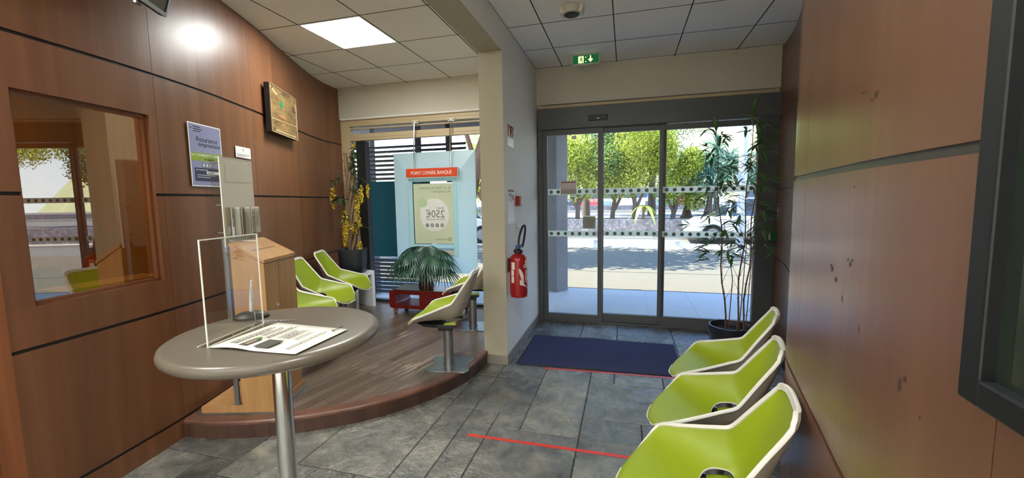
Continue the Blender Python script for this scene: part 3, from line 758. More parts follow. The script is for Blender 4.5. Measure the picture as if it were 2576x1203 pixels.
def make_chair(label, group):
    t = root('shell_chair', (0, 0, 0), label, 'chair', group=group)
    inner.build('seat_liner', 'lime', t, smooth=60)['label'] = 'lime green inner surface of the bucket seat'
    outer.build('seat_shell', 'shell', t, smooth=60)
    rimb.build('rim', 'rim', t, smooth=50)['label'] = 'off-white rim of the seat'
    mb = MB(); mb.loft([[(.17, -.11, .358), (.17, .11, .358), (.045, .12, .352), (.045, -.12, .352)], [(.22, -.13, .392), (.22, .13, .392), (.035, .14, .385), (.035, -.14, .385)]])
    for k in (-1, 1): mb.box(-.10, .06, k*.137-.012, k*.137+.012, .362, .388)
    mb.box(-.05, .07, -.04, .04, .355, .366)
    mb.build('support_plate', 'black', t, bevel=.003)
    for k in (-1, 1):
        mb = MB(); mb.loft([[(.00, k*.118, .388), (.00, k*.150, .388), (-.10, k*.152, .388), (-.10, k*.118, .388)], [(.0, k*.118, .392), (.0, k*.145, .392), (-.092, k*.147, .412), (-.092, k*.118, .412)]])
        mb.build('seat_pad', 'lime', t)
    mb = MB(); mb.box(-.045, .075, -.045, .045, .305, .362); mb.build('bracket', 'black', t, bevel=.004)
    mb = MB(); mb.lathe([(.042, .01), (.042, .31)], n=32); mb.lathe([(.050, .008), (.050, .016)], n=32); mb.build('column', 'steel', t, smooth=True)
    mb = MB(); mb.prism(smooth_closed(plate_out), 0, .010); mb.build('base_plate', 'steel_l', t, bevel=.002)
    return t
def smooth_closed(p, n=3):
    out = []; K = len(p)
    for i in range(K):
        p0, p1, p2, p3 = [Vector(p[(i+k) % K]) for k in (-1, 0, 1, 2)]
        for k in range(n):
            t = k/n; out.append(tuple(.5*((2*p1)+(p2-p0)*t+(2*p0-5*p1+4*p2-p3)*t*t+(3*p1-p0-3*p2+p3)*t**3)))
    return out
chair0 = make_chair('lime and off-white shell chair against the right wood wall, nearest the camera', 'chairs along the right wall')
chair0.location = (.290, 1.548, 0); chair0.rotation_euler[2] = 2.95
for x, y, z, a, lab, g in [
    (.438, 2.125, 0, 2.923, 'lime shell chair on the tiles, middle of the row along the right wall', 'chairs along the right wall'),
    (.600, 2.712, 0, 2.885, 'lime shell chair of the right row, the one in front of the bamboo pot', 'chairs along the right wall'),
    (-2.73, 2.91, ZP, .28, 'lime shell chair on the platform half hidden behind the oak suggestion stand', 'chairs along the left wall'),
    (-2.962, 3.476, ZP, .291, 'lime shell chair at the left wall, second from the white side table', 'chairs along the left wall'),
    (-3.160, 4.057, ZP, .341, 'lime shell chair at the left wall directly beside the white side table', 'chairs along the left wall'),
    (-1.415, 3.110, ZP, 3.325, 'shell chair seen from its greige side at the curved platform edge', 'chairs beside the partition'),
    (-1.590, 4.15, ZP, 3.29, 'shell chair on the platform partly hidden behind the white partition', 'chairs beside the partition')]:
    c = dup_tree(chair0); c.location = (x, y, z); c.rotation_euler[2] = a; c['label'] = lab; c['group'] = g

# ================================================================== BAR TABLE AND WHAT IS ON IT
ZT = 1.04
TX, TY, TR = -1.176, 1.160, .336
t = root('bar_table', (TX, TY, 0), 'round taupe bar table on a chrome column in the left foreground', 'table')
mb = MB(); mb.lathe([(.10, ZT-.042), (TR-.03, ZT-.042), (TR-.010, ZT-.038), (TR-.001, ZT-.028), (TR, ZT-.018), (TR-.003, ZT-.007), (TR-.012, ZT-.001), (TR-.03, ZT), (.0005, ZT)], n=96)
mb.build('table_top', 'laminate', t, smooth=50)
mb = MB(); mb.lathe([(.030, .02), (.030, ZT-.04)], n=40); mb.lathe([(.10, ZT-.05), (.10, ZT-.04)], n=40); mb.build('column', 'chrome', t, smooth=True)
mb = MB(); mb.lathe([(.22, 0), (.22, .008), (.05, .022), (.034, .03)], n=48); mb.build('foot', 'chrome', t, smooth=True)
# acrylic L stand
a = root('acrylic_sign_stand', (-1.246, .958, ZT), 'clear acrylic L-shaped sign stand on the round table', 'sign stand', rz=math.radians(8.5))
mb = MB(); mb.box(-.0015, .0015, 0, .243, .0, .336); mb.box(-.035, .0, 0, .243, .0005, .003); mb.box(0, .09, 0, .243, .0005, .003); mb.build('sheet', 'acrylic', a)
mb = MB()
for y in (0, .243): mb.box(-.0022, .0022, y-.0013, y+.0013, .0, .336)
mb.box(-.0022, .0022, 0, .243, .334, .3375); mb.box(-.037, -.034, 0, .243, .0003, .0036); mb.box(-.002, .003, 0, .243, 0, .004); mb.build('polished_edges', 'acrylic_edge', a)
# printed sheet
p = root('printed_sheet', (-1.05, 1.09, ZT), 'white printed information sheet lying on the round table', 'paper')
px0, px1, py0, py1 = -1.238, -.925, .960, 1.212
mb = MB(); G = []
for i in range(15):
    for j in range(7):
        u, v = i/14, j/6; x = px0+(px1-px0)*u; y = py0+(py1-py0)*v+.012*(u-.5)*(1-2*v)
        z = ZT+.0045+.006*max(0, math.sin(u*PI*2.2-.4))*(1-v)*.9
        G.append(mb.vert((x, y, z)))
for i in range(14):
    for j in range(6): mb.face((G[i*7+j], G[(i+1)*7+j], G[(i+1)*7+j+1], G[i*7+j+1]))
mb.build('sheet', 'paper', p, off=p.location, solid=.0006, smooth=True)
xfp = frame_mat((px0-p.location[0], py0-p.location[1], .0062), (0, 1, 0), (-1, 0, 0))   # text reads along +Y
W_, L_ = py1-py0, px1-px0
lines = MB(); rr = random.Random(3)
def para(x0, x1, y0, n, lh=.0085, hgt=.0022, dots=False):
    for k in range(n):
        x = x0
        xe = x1-rr.random()*(x1-x0)*.25
        while x < xe:
            w = .004+rr.random()*.011; rect(lines, xfp, x, min(x+w, xe), -y0-k*lh-hgt, -y0-k*lh, 0.0045, .0052); x += w+.0028
para(.03, .20, .045, 3, .010, .0035); para(.11, .21, .080, 3, .008); para(.09, .215, .115, 2, .012, .004); para(.10, .20, .155, 6); para(.02, .215, .262, 3, .006, .0016); para(.10, .19, .222, 2)
lines.build('body_text', 'ink', p)
mb = MB(); rect(mb, xfp, .018, .082, -.200, -.145, .0045, .0053); rect(mb, xfp, .02, .08, -.118, -.088, .0045, .0053); mb.build('picture', plain('sheet_picture', srgb(70, 70, 60), .6, noise=.6, nscale=90), p)
mb = MB(); rect(mb, xfp, .03, .07, -.112, -.100, .0053, .0058); mb.build('picture_detail', plain('picture_skin', srgb(168, 140, 112), .6, noise=.3, nscale=60), p)
mb = MB(); disc(mb, xfp, .088, -.098, .009, .0045, .0053); mb.build('badge', 'green_ink', p)
mb = MB(); disc(mb, xfp, .205, -.285, .006, .0045, .0053); mb.build('logo_ring', 'ink', p)
text('Groupama', .010, 'ink', p, xfp, .213, -.288, lift=.0048)
# pen holder, pen and chain
h = root('pen_holder', (-1.405, 1.262, ZT), 'black weighted puck pen holder on the round table', 'pen holder', rz=.6)
mb = MB(); rings = []
for z, k in ((0, 1), (.008, 1.0), (.018, .8), (.024, .55), (.026, .2)):
    rings.append([(.062*k*math.cos(2*PI*q/28), .044*k*math.sin(2*PI*q/28), z) for q in range(28)])
mb.loft(rings); mb.build('puck', 'black_m', h, smooth=True)
mb = MB(); mb.tube([(0, 0, .02), (.004, -.004, .05), (.010, -.010, .135)], [.006, .0075, .0045], 10); mb.build('pen', 'white', h, smooth=True)
mb = MB(); mb.tube([(.010, -.010, .135), (.012, -.012, .150)], [.0045, .0035], 8); mb.build('pen_tip', 'paper', h, smooth=True)
mb = MB()
ch = [(-1.395, 1.252, .172), (-1.385, 1.25, .12), (-1.388, 1.252, .08), (-1.37, 1.245, .03), (-1.335, 1.215, .006)]
path = [Vector((x, y, ZT+z)) for x, y, z in ch]
k = 0
for q in range(60):
    t_ = q/59; x = -1.335+.125*t_+.014*math.sin(q*.5); y = 1.212+.052*t_+.020*math.cos(q*.47)*(1-t_*.6); path.append(Vector((x, y, ZT+.003)))
acc = 0; last = path[0]
beads = [path[0]]
for q in range(len(path)-1):
    seg = path[q+1]-path[q]; n = max(1, int(seg.length/.005))
    for w in range(n): beads.append(path[q]+seg*((w+1)/n))
for b in beads:
    r = .0021
    mb.loft([[(b.x+r*s*math.cos(2*PI*k/6), b.y+r*s*math.sin(2*PI*k/6), b.z+r*zz) for k in range(6)] for s, zz in ((.3, -1), (1, 0), (.3, 1))])
mb.build('bead_chain', 'steel', h, xf=Matrix.Rotation(-.6, 4, 'Z') @ Matrix.Translation((1.405, -1.262, -ZT)), smooth=True)

# ================================================================== SUGGESTION STAND
u_, v_ = Vector((.963, .268, 0)), Vector((-.268, .963, 0))
sb = root('suggestion_box_stand', (-2.207, 2.098, ZP), 'oak suggestion box stand with a sloping slotted lid on the platform', 'suggestion box', rz=math.atan2(.268, .963))
mb = MB(); mb.box(-.49, .02, -.01, .41, 0, .012); mb.build('base_plate', 'steel_l', sb)
mb = MB(); mb.box(-.475, .005, .0, .40, .012, .055); mb.build('base_block', 'oak', sb, bevel=.002)
BH0, BH1 = .99, 1.105
mb = MB(); mb.loft([[(-.206, 0, .055), (0, 0, .055), (0, .375, .055), (-.206, .375, .055)], [(-.206, 0, BH1), (0, 0, BH0), (0, .375, BH0), (-.206, .375, BH1)]])
mb.build('body', 'oak', sb, bevel=.002)
mb = MB(); mb.loft([[(-.212, -.006, BH1+.004), (.006, -.006, BH0+.004), (.006, .381, BH0+.004), (-.212, .381, BH1+.004)], [(-.212, -.006, BH1+.028), (.006, -.006, BH0+.028), (.006, .381, BH0+.028), (-.212, .381, BH1+.028)]])
lid = mb.build('lid', 'oak', sb, bevel=.002)
sl = (BH1-BH0)/.206
mb = MB(); zz = lambda x: BH0+.0285-sl*x
mb.poly([(-.100, .05, zz(-.1)), (-.094, .05, zz(-.094)), (-.094, .31, zz(-.094)), (-.100, .31, zz(-.1))]); mb.build('slot', 'groove', lid)
mb = MB(); mb.box(.0, .004, .17, .372, .13, BH0-.01); dr = mb.build('door', 'oak', sb, bevel=.0015)
mb = MB(); xk = frame_mat((.004, .12, .70), (0, 1, 0), (0, 0, 1)); disc(mb, xk, 0, 0, .011, -.004, .003); mb.build('lock', 'chrome', sb)
mb = MB(); mb.box(-.262, -.232, .012, .028, .012, 1.16); mb.box(-.262, -.232, .30, .316, .012, 1.16); mb.box(-.266, -.228, .01, .03, .17, .178); mb.build('upright_bar', 'steel', sb, bevel=.002)
# acrylic brochure panel fixed to the uprights
pz0, pz1 = 1.10, 1.665
DX = -.022; mb = MB(); mb.box(-.210+DX, -.206+DX, .0, .320, pz0, pz1); fp = mb.build('display_panel', 'acrylic_dull', sb)
mb = MB(); mb.box(-.268+DX, -.264+DX, .0, .315, pz0+.06, pz1+.005); mb.build('back_panel', 'acrylic', sb)
mb = MB()
for yy in (0, .320): mb.box(-.2115+DX, -.2045+DX, yy-.002, yy+.002, pz0, pz1)
mb.box(-.2115+DX, -.2045+DX, 0, .320, pz1-.002, pz1+.002); mb.build('panel_edges', 'acrylic_edge', sb)
mb = MB(); mb.box(-.2055+DX, -.2045+DX, .045, .305, pz1-.15, pz1-.045); mb.build('header_card', plain('card_grey', srgb(196, 190, 174), .6), sb)
mb = MB()
for yy in (.03, .295):
    for z_ in (pz1-.03, pz1-.30, pz0+.09):
        mb = MB(); xk = frame_mat((-.268+DX, yy, z_), (0, 1, 0), (0, 0, 1)); disc(mb, xk, 0, 0, .006, 0, .062, n=12); mb.build('standoff', 'steel', sb)
for k, yy in enumerate((.02, .122, .224)):
    mb = MB(); z0, z1 = 1.168, 1.352; w = .098
    mb.box(-.206+DX, -.203+DX, yy, yy+w, z0, z1); mb.box(-.172+DX, -.170+DX, yy, yy+w, z0, z1-.01); mb.box(-.206+DX, -.170+DX, yy, yy+w, z0, z0+.003)
    mb.box(-.206+DX, -.170+DX, yy, yy+.002, z0, z1); mb.box(-.206+DX, -.170+DX, yy+w-.002, yy+w, z0, z1)
    ho = mb.build('brochure_holder', 'acrylic', sb)
    mb = MB(); mb.box(-.203+DX, -.172+DX, yy+w-.014, yy+w-.003, z0+.004, z1); mb.box(-.171+DX, -.1695+DX, yy, yy+.004, z0, z1); mb.build('holder_edge', 'acrylic_edge', ho)
    if k == 2:
        mb = MB(); mb.box(-.199+DX, -.196+DX, yy+.008, yy+w-.016, z0+.006, z1-.004); mb.build('leaflet', 'paper', ho)
        mb = MB()
        for q in range(9): mb.box(-.196+DX, -.1955+DX, yy+.014, yy+w-.03-(.02 if q % 3 == 2 else 0), z1-.03-q*.014, z1-.026-q*.014)
        mb.build('leaflet_text', 'grey_ink', ho)

# ================================================================== LEFT WALL: TV, PLAQUE, POSTER, NOTICE
c = Vector((-2.55, 1.885, 2.552)); td = Vector((.435, -.90, 0)).normalized(); nf = Vector((td.y*-1, td.x, 0))
if nf.x < 0: nf = -nf
tilt = math.radians(17); upv = (Vector((0, 0, 1))*math.cos(tilt)+nf*math.sin(tilt)).normalized()
xt = frame_mat(c, -td, upv)                       # x runs to the right as seen, y up, z out of the screen
tv = root('wall_tv', tuple(c), 'flat black television bracketed high on the left wood wall', 'television')
OT = Matrix.Translation(-c)
mb = MB(); TWd, THt = .95, .56
rect(mb, OT @ xt, -TWd, 0, 0, THt, -.035, -.004); mb.build('casing', 'black', tv, bevel=.006)
mb = MB(); rect(mb, OT @ xt, -TWd, 0, 0, .022, -.004, .004); rect(mb, OT @ xt, -TWd, 0, THt-.02, THt, -.004, .004); rect(mb, OT @ xt, -TWd, -TWd+.02, .022, THt-.02, -.004, .004); rect(mb, OT @ xt, -.012, 0, .022, THt-.02, -.004, .004); mb.build('bezel', 'anthra', tv)
mb = MB(); rect(mb, OT @ xt, -TWd+.02, -.012, .022, THt-.02, -.005, -.001); mb.build('screen', 'screen', tv)
mb = MB(); rect(mb, OT @ xt, -.62, -.33, .13, .43, -.07, -.035); q0 = xt @ Vector((-.47, .28, -.07)); q1 = onL(1.45, q0.z, 0)
mb.tube([q0-c, (q0+q1)/2-c+Vector((0, .05, 0)), q1-c], .02, 8); mb.build('wall_bracket', 'black', tv)
mb = MB(); disc(mb, OT @ xt @ Matrix.Rotation(-PI/2, 4, 'X'), -.155, .05, .02, -.012, .012, n=16); mb.build('bracket_knob', 'steel', tv)

# engraved plaque
pa = Vector(onL(3.02, 2.115, 0)); pb = Vector(onL(3.59, 2.115, 0)); tp = (pb-pa); tp.z = 0; PW = tp.length; tp.normalize()
xq = frame_mat(pa+nrmL(3.3)*.012, tp, (0, 0, 1)); O = Matrix.Translation(-pa)
pq = root('wall_plaque', tuple(pa), 'glazed wooden plaque on standoffs high on the left wall', 'plaque'); PH = .42
mb = MB(); rect(mb, O @ xq, .0, PW, 0, PH, .012, .052); mb.build('backing_board', 'groove', pq)
mb = MB(); rect(mb, O @ xq, 0, PW, 0, PH, .0525, .056); prt = mb.build('print', 'wood_print', pq)
mb = MB()
for (x0, x1, y0, y1) in ((0, .006, 0, PH), (PW-.004, PW, 0, PH), (0, PW, 0, .005), (0, PW, PH-.004, PH)): rect(mb, O @ xq, x0, x1, y0, y1, .056, .062)
mb.build('glazing_edge', plain('tan_edge', srgb(176, 160, 130), .25), pq)
mb = MB()
for x in (.04, PW-.03):
    for y in (.03, PH-.03): mb = MB(); disc(mb, O @ xq, x, y, .011, -.012, .066, n=16); mb.build('standoff', 'chrome', pq)
mb = MB(); disc(mb, O @ xq, .25, PH-.14, .034, .056, .0575); disc(mb, O @ xq, .25, PH-.06, .010, .056, .0575); mb.build('green_emblem', plain('plaque_green', srgb(34, 118, 74), .4), prt)
mb = MB(); pl(mb, O @ xq, [(.18, PH-.255), (.33, PH-.262), (.33, PH-.248), (.18, PH-.243)], .056, .0575); disc(mb, O @ xq, .29, PH-.315, .012, .056, .0575); mb.build('orange_marks', plain('plaque_orange', srgb(196, 110, 64), .4), prt)
mb = MB(); pl(mb, O @ xq, [(.01, .118), (PW-.005, .135), (PW-.005, .141), (.01, .124)], .056, .0572); pl(mb, O @ xq, [(.0, PH-.03), (.16, PH-.075), (.16, PH-.06), (.0, PH-.012)], .056, .0572); mb.build('pale_veins', plain('plaque_pale', srgb(186, 160, 116), .4), prt)
mb = MB(); x = .09
while x < PW-.06:
    w = .006+rr.random()*.014; rect(mb, O @ xq, x, x+w, .024, .032, .056, .0575); x += w+.004
mb.build('caption', plain('plaque_caption', srgb(196, 182, 150), .4), prt)

# insurance poster
pa = Vector(onL(2.106, 1.605, .002)); pb = Vector(onL(2.405, 1.605, .002)); tp = pb-pa; PW = tp.length; PH = .42
xq = frame_mat(pa+nrmL(2.25)*.008, tp, (0, 0, 1)); O = Matrix.Translation(-pa)
po = root('wall_poster', tuple(pa), 'laminated lilac insurance poster taped to the left wood wall', 'poster')
mb = MB(); rect(mb, O @ xq, 0, PW, 0, PH, 0, .0015); sh = mb.build('sheet', 'white', po)
mb = MB(); rect(mb, O @ xq, .008, PW-.008, .008, PH-.008, .0015, .0022); mb.build('lilac_print', 'poster', sh)
mb = MB(); pl(mb, O @ xq, [(.012, PH-.195), (PW-.004, PH-.19), (PW-.004, PH-.245), (.012, PH-.25)], .0022, .0028); mb.build('green_banner', 'poster_green', sh)
mb = MB(); rect(mb, O @ xq, .03, PW-.008, .035, .125, .0022, .0028); mb.build('contact_panel', 'navy', sh)
mb = MB(); rect(mb, O @ xq, .14, PW-.012, .085, .105, .0028, .0033); mb.build('phone_box', 'white', sh)
text('Assurance', .050, 'ink', sh, O @ xq, .062, PH-.118, lift=.0026); text('emprunteur', .044, 'ink', sh, O @ xq, .082, PH-.15, lift=.0026)
text('LA CONVENTION AERAS', .0245, 'white', sh, O @ xq, .012, PH-.218, lift=.0032); text('est applicable', .017, 'ink', sh, O @ xq, .13, PH-.239, lift=.0032)
text('06 69 32', .0185, 'ink', sh, O @ xq, .148, .0885, lift=.0038)
text('pour en savoir plus', .014, 'white', sh, O @ xq, .042, .108, lift=.0032)
mb = MB()
for k in range(3): rect(mb, O @ xq, .045, .11+.02*(k % 2), PH-.028-k*.014, PH-.022-k*.014, .0022, .0027)
pl(mb, O @ xq, [(.010, PH-.045), (.036, PH-.034), (.038, PH-.028), (.012, PH-.041)], .0022, .0027)
mb.build('heading_logo', 'ink', sh)
mb = MB()
for k in range(4): rect(mb, O @ xq, .10, .24-.03*(k % 2), PH-.265-k*.014, PH-.26-k*.014, .0022, .0027)
mb.build('small_print', 'grey_ink', sh)
mb = MB()
for k in range(2): rect(mb, O @ xq, .05, .22-.05*k, .075-k*.014, .078-k*.014, .0028, .0033)
for k in range(3): disc(mb, O @ xq, .12+.03*k, PH-.275, .006, .0022, .003, n=12, ry=.010)
mb.build('light_print', 'white', sh)
# small white notice
pa = Vector(onL(2.575, 1.845, .002)); tp = Vector(onL(2.772, 1.845, .002))-pa; PW = tp.length; xq = frame_mat(pa+nrmL(2.67)*.004, tp, (0, 0, 1)); O = Matrix.Translation(-pa)
nt_ = root('wall_notice', tuple(pa), 'small white printed card on the left wall above the suggestion stand', 'notice')
mb = MB(); rect(mb, O @ xq, 0, PW, 0, .085, 0, .0015); sh = mb.build('card', 'paper_t', nt_)
mb = MB(); rect(mb, O @ xq, PW*.47, PW*.53, .055, .068, .0015, .002)
for k in range(2): rect(mb, O @ xq, .02, PW-.02-.05*k, .022-k*.011, .026-k*.011, .0015, .002)
mb.build('print', 'grey_ink', sh)

# notice board on the right wall
pa = Vector(onR(.650, 1.223, .0)); tdir = Vector((-.06, -1, 0)).normalized(); nR = nrmR(.4)
xq = frame_mat(pa+nR*.004, tdir, (0, 0, 1)); O = Matrix.Translation(-pa)
nb_ = root('notice_board', tuple(pa), 'black framed glazed notice board on the right wood wall at the picture edge', 'notice board')
mb = MB(); BW, BH = .62, .88; w = .034
for (x0, x1, y0, y1) in ((0, w, 0, BH), (BW-w, BW, 0, BH), (w, BW-w, 0, w), (w, BW-w, BH-w, BH)): rect(mb, O @ xq, x0, x1, y0, y1, 0, .026)
mb.build('board_frame', 'black_m', nb_, bevel=.003)
mb = MB(); rect(mb, O @ xq, w, BW-w, w, BH-w, .002, .010); mb.build('glazing', 'board_glass', nb_)

# ================================================================== PARTITION FITTINGS (right face, x = -1.017)
XP = -1.017
e_ = root('fire_extinguisher', (XP+.095, 3.575, .616), 'red fire extinguisher with a black hose on the white partition', 'fire extinguisher')
mb = MB(); R_ = .080
mb.lathe([(.045, 0), (.074, .004), (R_, .03), (R_, .325), (.074, .352), (.055, .374), (.028, .385), (.026, .40)], n=40)
for k in range(8):
    t_ = 2*PI*k/8; mb.lathe([(.002, -.006), (.022, -.004), (.026, .006), (.01, .012)], (.054*math.cos(t_), .054*math.sin(t_), .0), n=10)
mb.build('cylinder', 'red', e_, smooth=True)
mb = MB(); mb.lathe([(.040, .392), (.044, .40), (.040, .415), (.022, .42), (.020, .455)], n=24)
mb.box(-.014, .014, -.02, .075, .445, .458); mb.box(-.012, .012, -.105, .01, .428, .436); mb.build('valve_head', 'black', e_, bevel=.002)
mb = MB(); mb.box(-.02, .02, -.03, .03, .425, .462); mb.build('grip', plain('blue_plastic', srgb(40, 74, 130), .4), e_, bevel=.008)
mb = MB()
hp = [(0, .0, .44), (.0, .018, .52), (.010, .055, .58), (.022, .095, .628), (.032, .125, .635), (.038, .125, .605), (.038, .095, .545), (.034, .055, .475), (.028, .028, .432)]
mb.tube(hp, .011, 10)
mb.build('hose', 'black', e_, smooth=True, subsurf=1)
mb = MB()
def band_patch(mb, a0, a1, z0, z1, r=R_+.0008, n=10):
    prev = None
    for k in range(n+1):
        t_ = a0+(a1-a0)*k/n; zz0, zz1 = z0, z1
        cur = (mb.vert((r*math.cos(t_), r*math.sin(t_), zz0(k/n) if callable(z0) else z0)), mb.vert((r*math.cos(t_), r*math.sin(t_), zz1(k/n) if callable(z1) else z1)))
        if prev: mb.face((prev[0], cur[0], cur[1], prev[1]))
        prev = cur
band_patch(mb, -1.30, -.72, lambda t: .24-.12*math.sin(t*1.5), lambda t: .26-.005*t-.06*t*t)
band_patch(mb, -.78, .25, .262, lambda t: .285+.02*math.sin(t*3))
band_patch(mb, -1.2, -.15, lambda t: .085+.03*(1-t), lambda t: .105+.06*(1-t)-.03*t)
band_patch(mb, -2.2, -1.75, .25, .315); band_patch(mb, -2.25, -1.85, .13, .19); band_patch(mb, -2.25, -1.85, .195, .245); band_patch(mb, -.55, .1, .297, .33)
mb.build('label_white', plain('ext_label', srgb(222, 205, 195), .4), e_)
mb = MB()
for k in range(7): band_patch(mb, -.55, -.2+.08*(k % 3), .135+k*.017, .142+k*.017, R_+.0012, 4)
for k in range(3): band_patch(mb, -2.15, -1.85, .262+k*.016, .268+k*.016, R_+.0012, 4)
mb.build('label_text', 'paper', e_)
xe = frame_mat((R_*math.cos(-.5)+.0025, R_*math.sin(-.5)-.0015, .267), (math.sin(.5), math.cos(.5), 0), (0, 0, 1))
text('AFP', .026, 'ink', e_, xe, -.045, 0, lift=.004)
mb = MB(); mb.box(-.095, -.075, -.03, .03, .22, .34); mb.build('wall_hook', 'black', e_)

def wall_plate(name, lab, cat, y0, y1, z0, z1, mat, th=.004):
    r = root(name, (XP, y0, z0), lab, cat); xf = frame_mat((.001, 0, 0), (0, 1, 0), (0, 0, 1))
    mb = MB(); rect(mb, xf, 0, y1-y0, 0, z1-z0, 0, th); p = mb.build('plate', mat, r, bevel=.0008 if th < .01 else .004)
    return r, p, xf, y1-y0, z1-z0
r, p, xf, w, h = wall_plate('extinguisher_sign', 'red and white extinguisher sign high on the white partition', 'sign', 3.602, 3.80, 1.958, 2.150, 'white')
mb = MB(); rect(mb, xf, .004, w-.004, h*.42, h-.004, .004, .0048); mb.build('red_field', 'red', r)
mb = MB(); pl(mb, xf, [(.03, h*.42), (.075, h*.42), (.075, h*.80), (.062, h*.88), (.075, h*.93), (.04, h*.95), (.032, h*.86), (.03, h*.80)], .0048, .0055); pl(mb, xf, [(.12, h*.5), (.135, h*.47), (.165, h*.7), (.15, h*.92), (.135, h*.9), (.15, h*.7)], .0048, .0055)
mb.build('pictogram', 'white', r)
r, p, xf, w, h = wall_plate('evacuation_plan', 'white evacuation notice with a red heading on the white partition', 'notice', 3.585, 3.79, 1.262, 1.585, 'white')
mb = MB(); rect(mb, xf, .006, w-.006, h-.034, h-.012, .004, .0046); rect(mb, xf, .15, .185, h-.11, h-.06, .004, .0046); mb.build('red_heading', 'red', r)
mb = MB(); rect(mb, xf, .03, .065, h-.075, h-.045, .004, .0046); rect(mb, xf, .09, .125, h-.085, h-.05, .004, .0046)
for k in range(4): rect(mb, xf, .03, .06, h-.095-k*.008, h-.091-k*.008, .004, .0046); rect(mb, xf, .09, .12, h-.1-k*.008, h-.096-k*.008, .004, .0046)
mb.build('grey_text', 'grey_ink', r)
r, p, xf, w, h = wall_plate('fire_alarm_button', 'small red fire alarm call point on the white partition', 'alarm button', 3.865, 3.965, 1.42, 1.515, 'red', .04)
mb = MB(); rect(mb, xf, .06, .096, .015, .08, .04, .0412); mb.build('glass_window', 'offwhite', r)
r, p, xf, w, h = wall_plate('light_switch', 'white light switch on the partition above the fire extinguisher', 'switch', 3.87, 3.955, 1.145, 1.24, 'offwhite', .010)
mb = MB(); rect(mb, xf, .025, .06, .02, .075, .010, .014); mb.build('rocker', 'steel', r)

# right wall fittings by the door
def right_item(y, z): return Vector(onR(y, z, 0)), nrmR(y)
pz, nn = right_item(4.83, 1.30); xf = frame_mat(nn*.001, (-nn.y*-1*0 - .02, -1, 0), (0, 0, 1))
r = root('door_switch', tuple(pz), 'small chrome door switch plate on the right wall beside the entrance', 'switch')
mb = MB(); rect(mb, xf, -.035, .035, -.06, .06, 0, .006); mb.build('plate', 'steel', r, bevel=.001)
mb = MB(); disc(mb, xf, 0, 0, .012, .006, .010); rect(mb, xf, -.035, .035, -.002, .002, .0062, .008); mb.build('button', 'black', r)
pz, nn = right_item(4.86, 1.06)
r = root('emergency_call_point', tuple(pz), 'green emergency door release box on the right wall beside the entrance', 'call point')
mb = MB(); rect(mb, xf, -.045, .045, -.05, .05, 0, .055); mb.build('box', 'green_box', r, bevel=.004)
mb = MB(); rect(mb, xf, -.028, .028, -.035, .035, .055, .0565); mb.build('face_plate', 'offwhite', r)

# ================================================================== CEILING FITTINGS
def led(x0, y0, label, grp='recessed LED panels', zc=ZC, mat='lamp'):
    r = root('ceiling_light', (x0+.3, y0+.3, zc), label, 'ceiling light', group=grp)
    mb = MB(); w = .595
    for (a, b, c, d) in ((-.2975, .2975, -.2975, -.283), (-.2975, .2975, .283, .2975), (-.2975, -.283, -.283, .283), (.283, .2975, -.283, .283)): mb.box(a, b, c, d, -.004, .010)
    mb.build('frame', 'white', r)
    mb = MB(); mb.box(-.283, .283, -.283, .283, -.001, .008); mb.build('diffuser', mat, r)
    return r
led(-2.685, 3.065, 'lit square LED ceiling panel over the wooden platform')
led(-2.685, .065, 'lit square LED ceiling panel above the office window, out of the picture')  # unseen extra panel, added to brighten the left bay
led(-.112, .065, 'lit square LED ceiling panel above the camera in the entrance hall')  # unseen extra panel, added to brighten the entrance
for hx, hy in ((-2.8, -2.0), (-1.2, -2.0), (.4, -2.0), (2.0, -2.0), (-2.8, -3.6), (-1.2, -3.6), (.4, -3.6), (2.0, -3.6), (-2.8, -5.2), (-1.2, -5.2), (.4, -5.2), (2.0, -5.2)): led(hx, hy, 'lit square LED ceiling panel in the banking hall behind the camera', 'LED panels in the hall', 4.0-.012, 'lamp_hall')  # invented ceiling panels, put in to light the room from behind
r = root('exit_sign', (-.415, 4.55, ZC), 'green lit exit sign hanging from the ceiling by the entrance', 'exit sign')
mb = MB(); mb.box(-.14, .14, -.012, .03, -.106, -.008); mb.box(-.12, .12, .0, .02, -.008, 0); mb.build('housing', 'offwhite', r, bevel=.003)
xf = frame_mat((0, -.0125, 0), (1, 0, 0), (0, 0, 1))
mb = MB(); rect(mb, xf, -.134, .134, -.098, -.014, 0, .001); mb.build('green_face', 'exit_green', r)
mb = MB(); rect(mb, xf, -.078, -.022, -.092, -.022, .001, .0016)
pl(mb, xf, [(.022, -.058), (.042, -.050), (.042, -.022), (.054, -.022), (.054, -.050), (.074, -.058), (.074, -.048), (.074, -.058), (.048, -.088)], .001, .0016)
disc(mb, xf, 0, -.036, .006, .001, .002, n=12); disc(mb, xf, 0, -.080, .006, .001, .002, n=12); mb.build('white_pictogram', 'exit_white', r)
mb = MB(); disc(mb, xf, -.044, -.034, .006, .0017, .0022, n=12)
pl(mb, xf, [(-.052, -.042), (-.040, -.042), (-.030, -.052), (-.034, -.055), (-.043, -.050), (-.042, -.062), (-.030, -.078), (-.030, -.090), (-.035, -.090), (-.037, -.078), (-.050, -.066), (-.058, -.074), (-.070, -.074), (-.070, -.070), (-.060, -.069), (-.053, -.060), (-.054, -.050), (-.062, -.056), (-.066, -.053), (-.056, -.043)], .0017, .0022)
mb.build('running_figure', 'exit_green', r)
mb = MB(); mb.lathe([(.002, -.106), (.02, -.112), (.024, -.106)], n=16); mb.build('test_lens', 'offwhite', r)
r = root('smoke_detector', (-.425, 3.44, ZC), 'beige detector unit with a rounded cover on the ceiling of the entrance hall', 'detector')
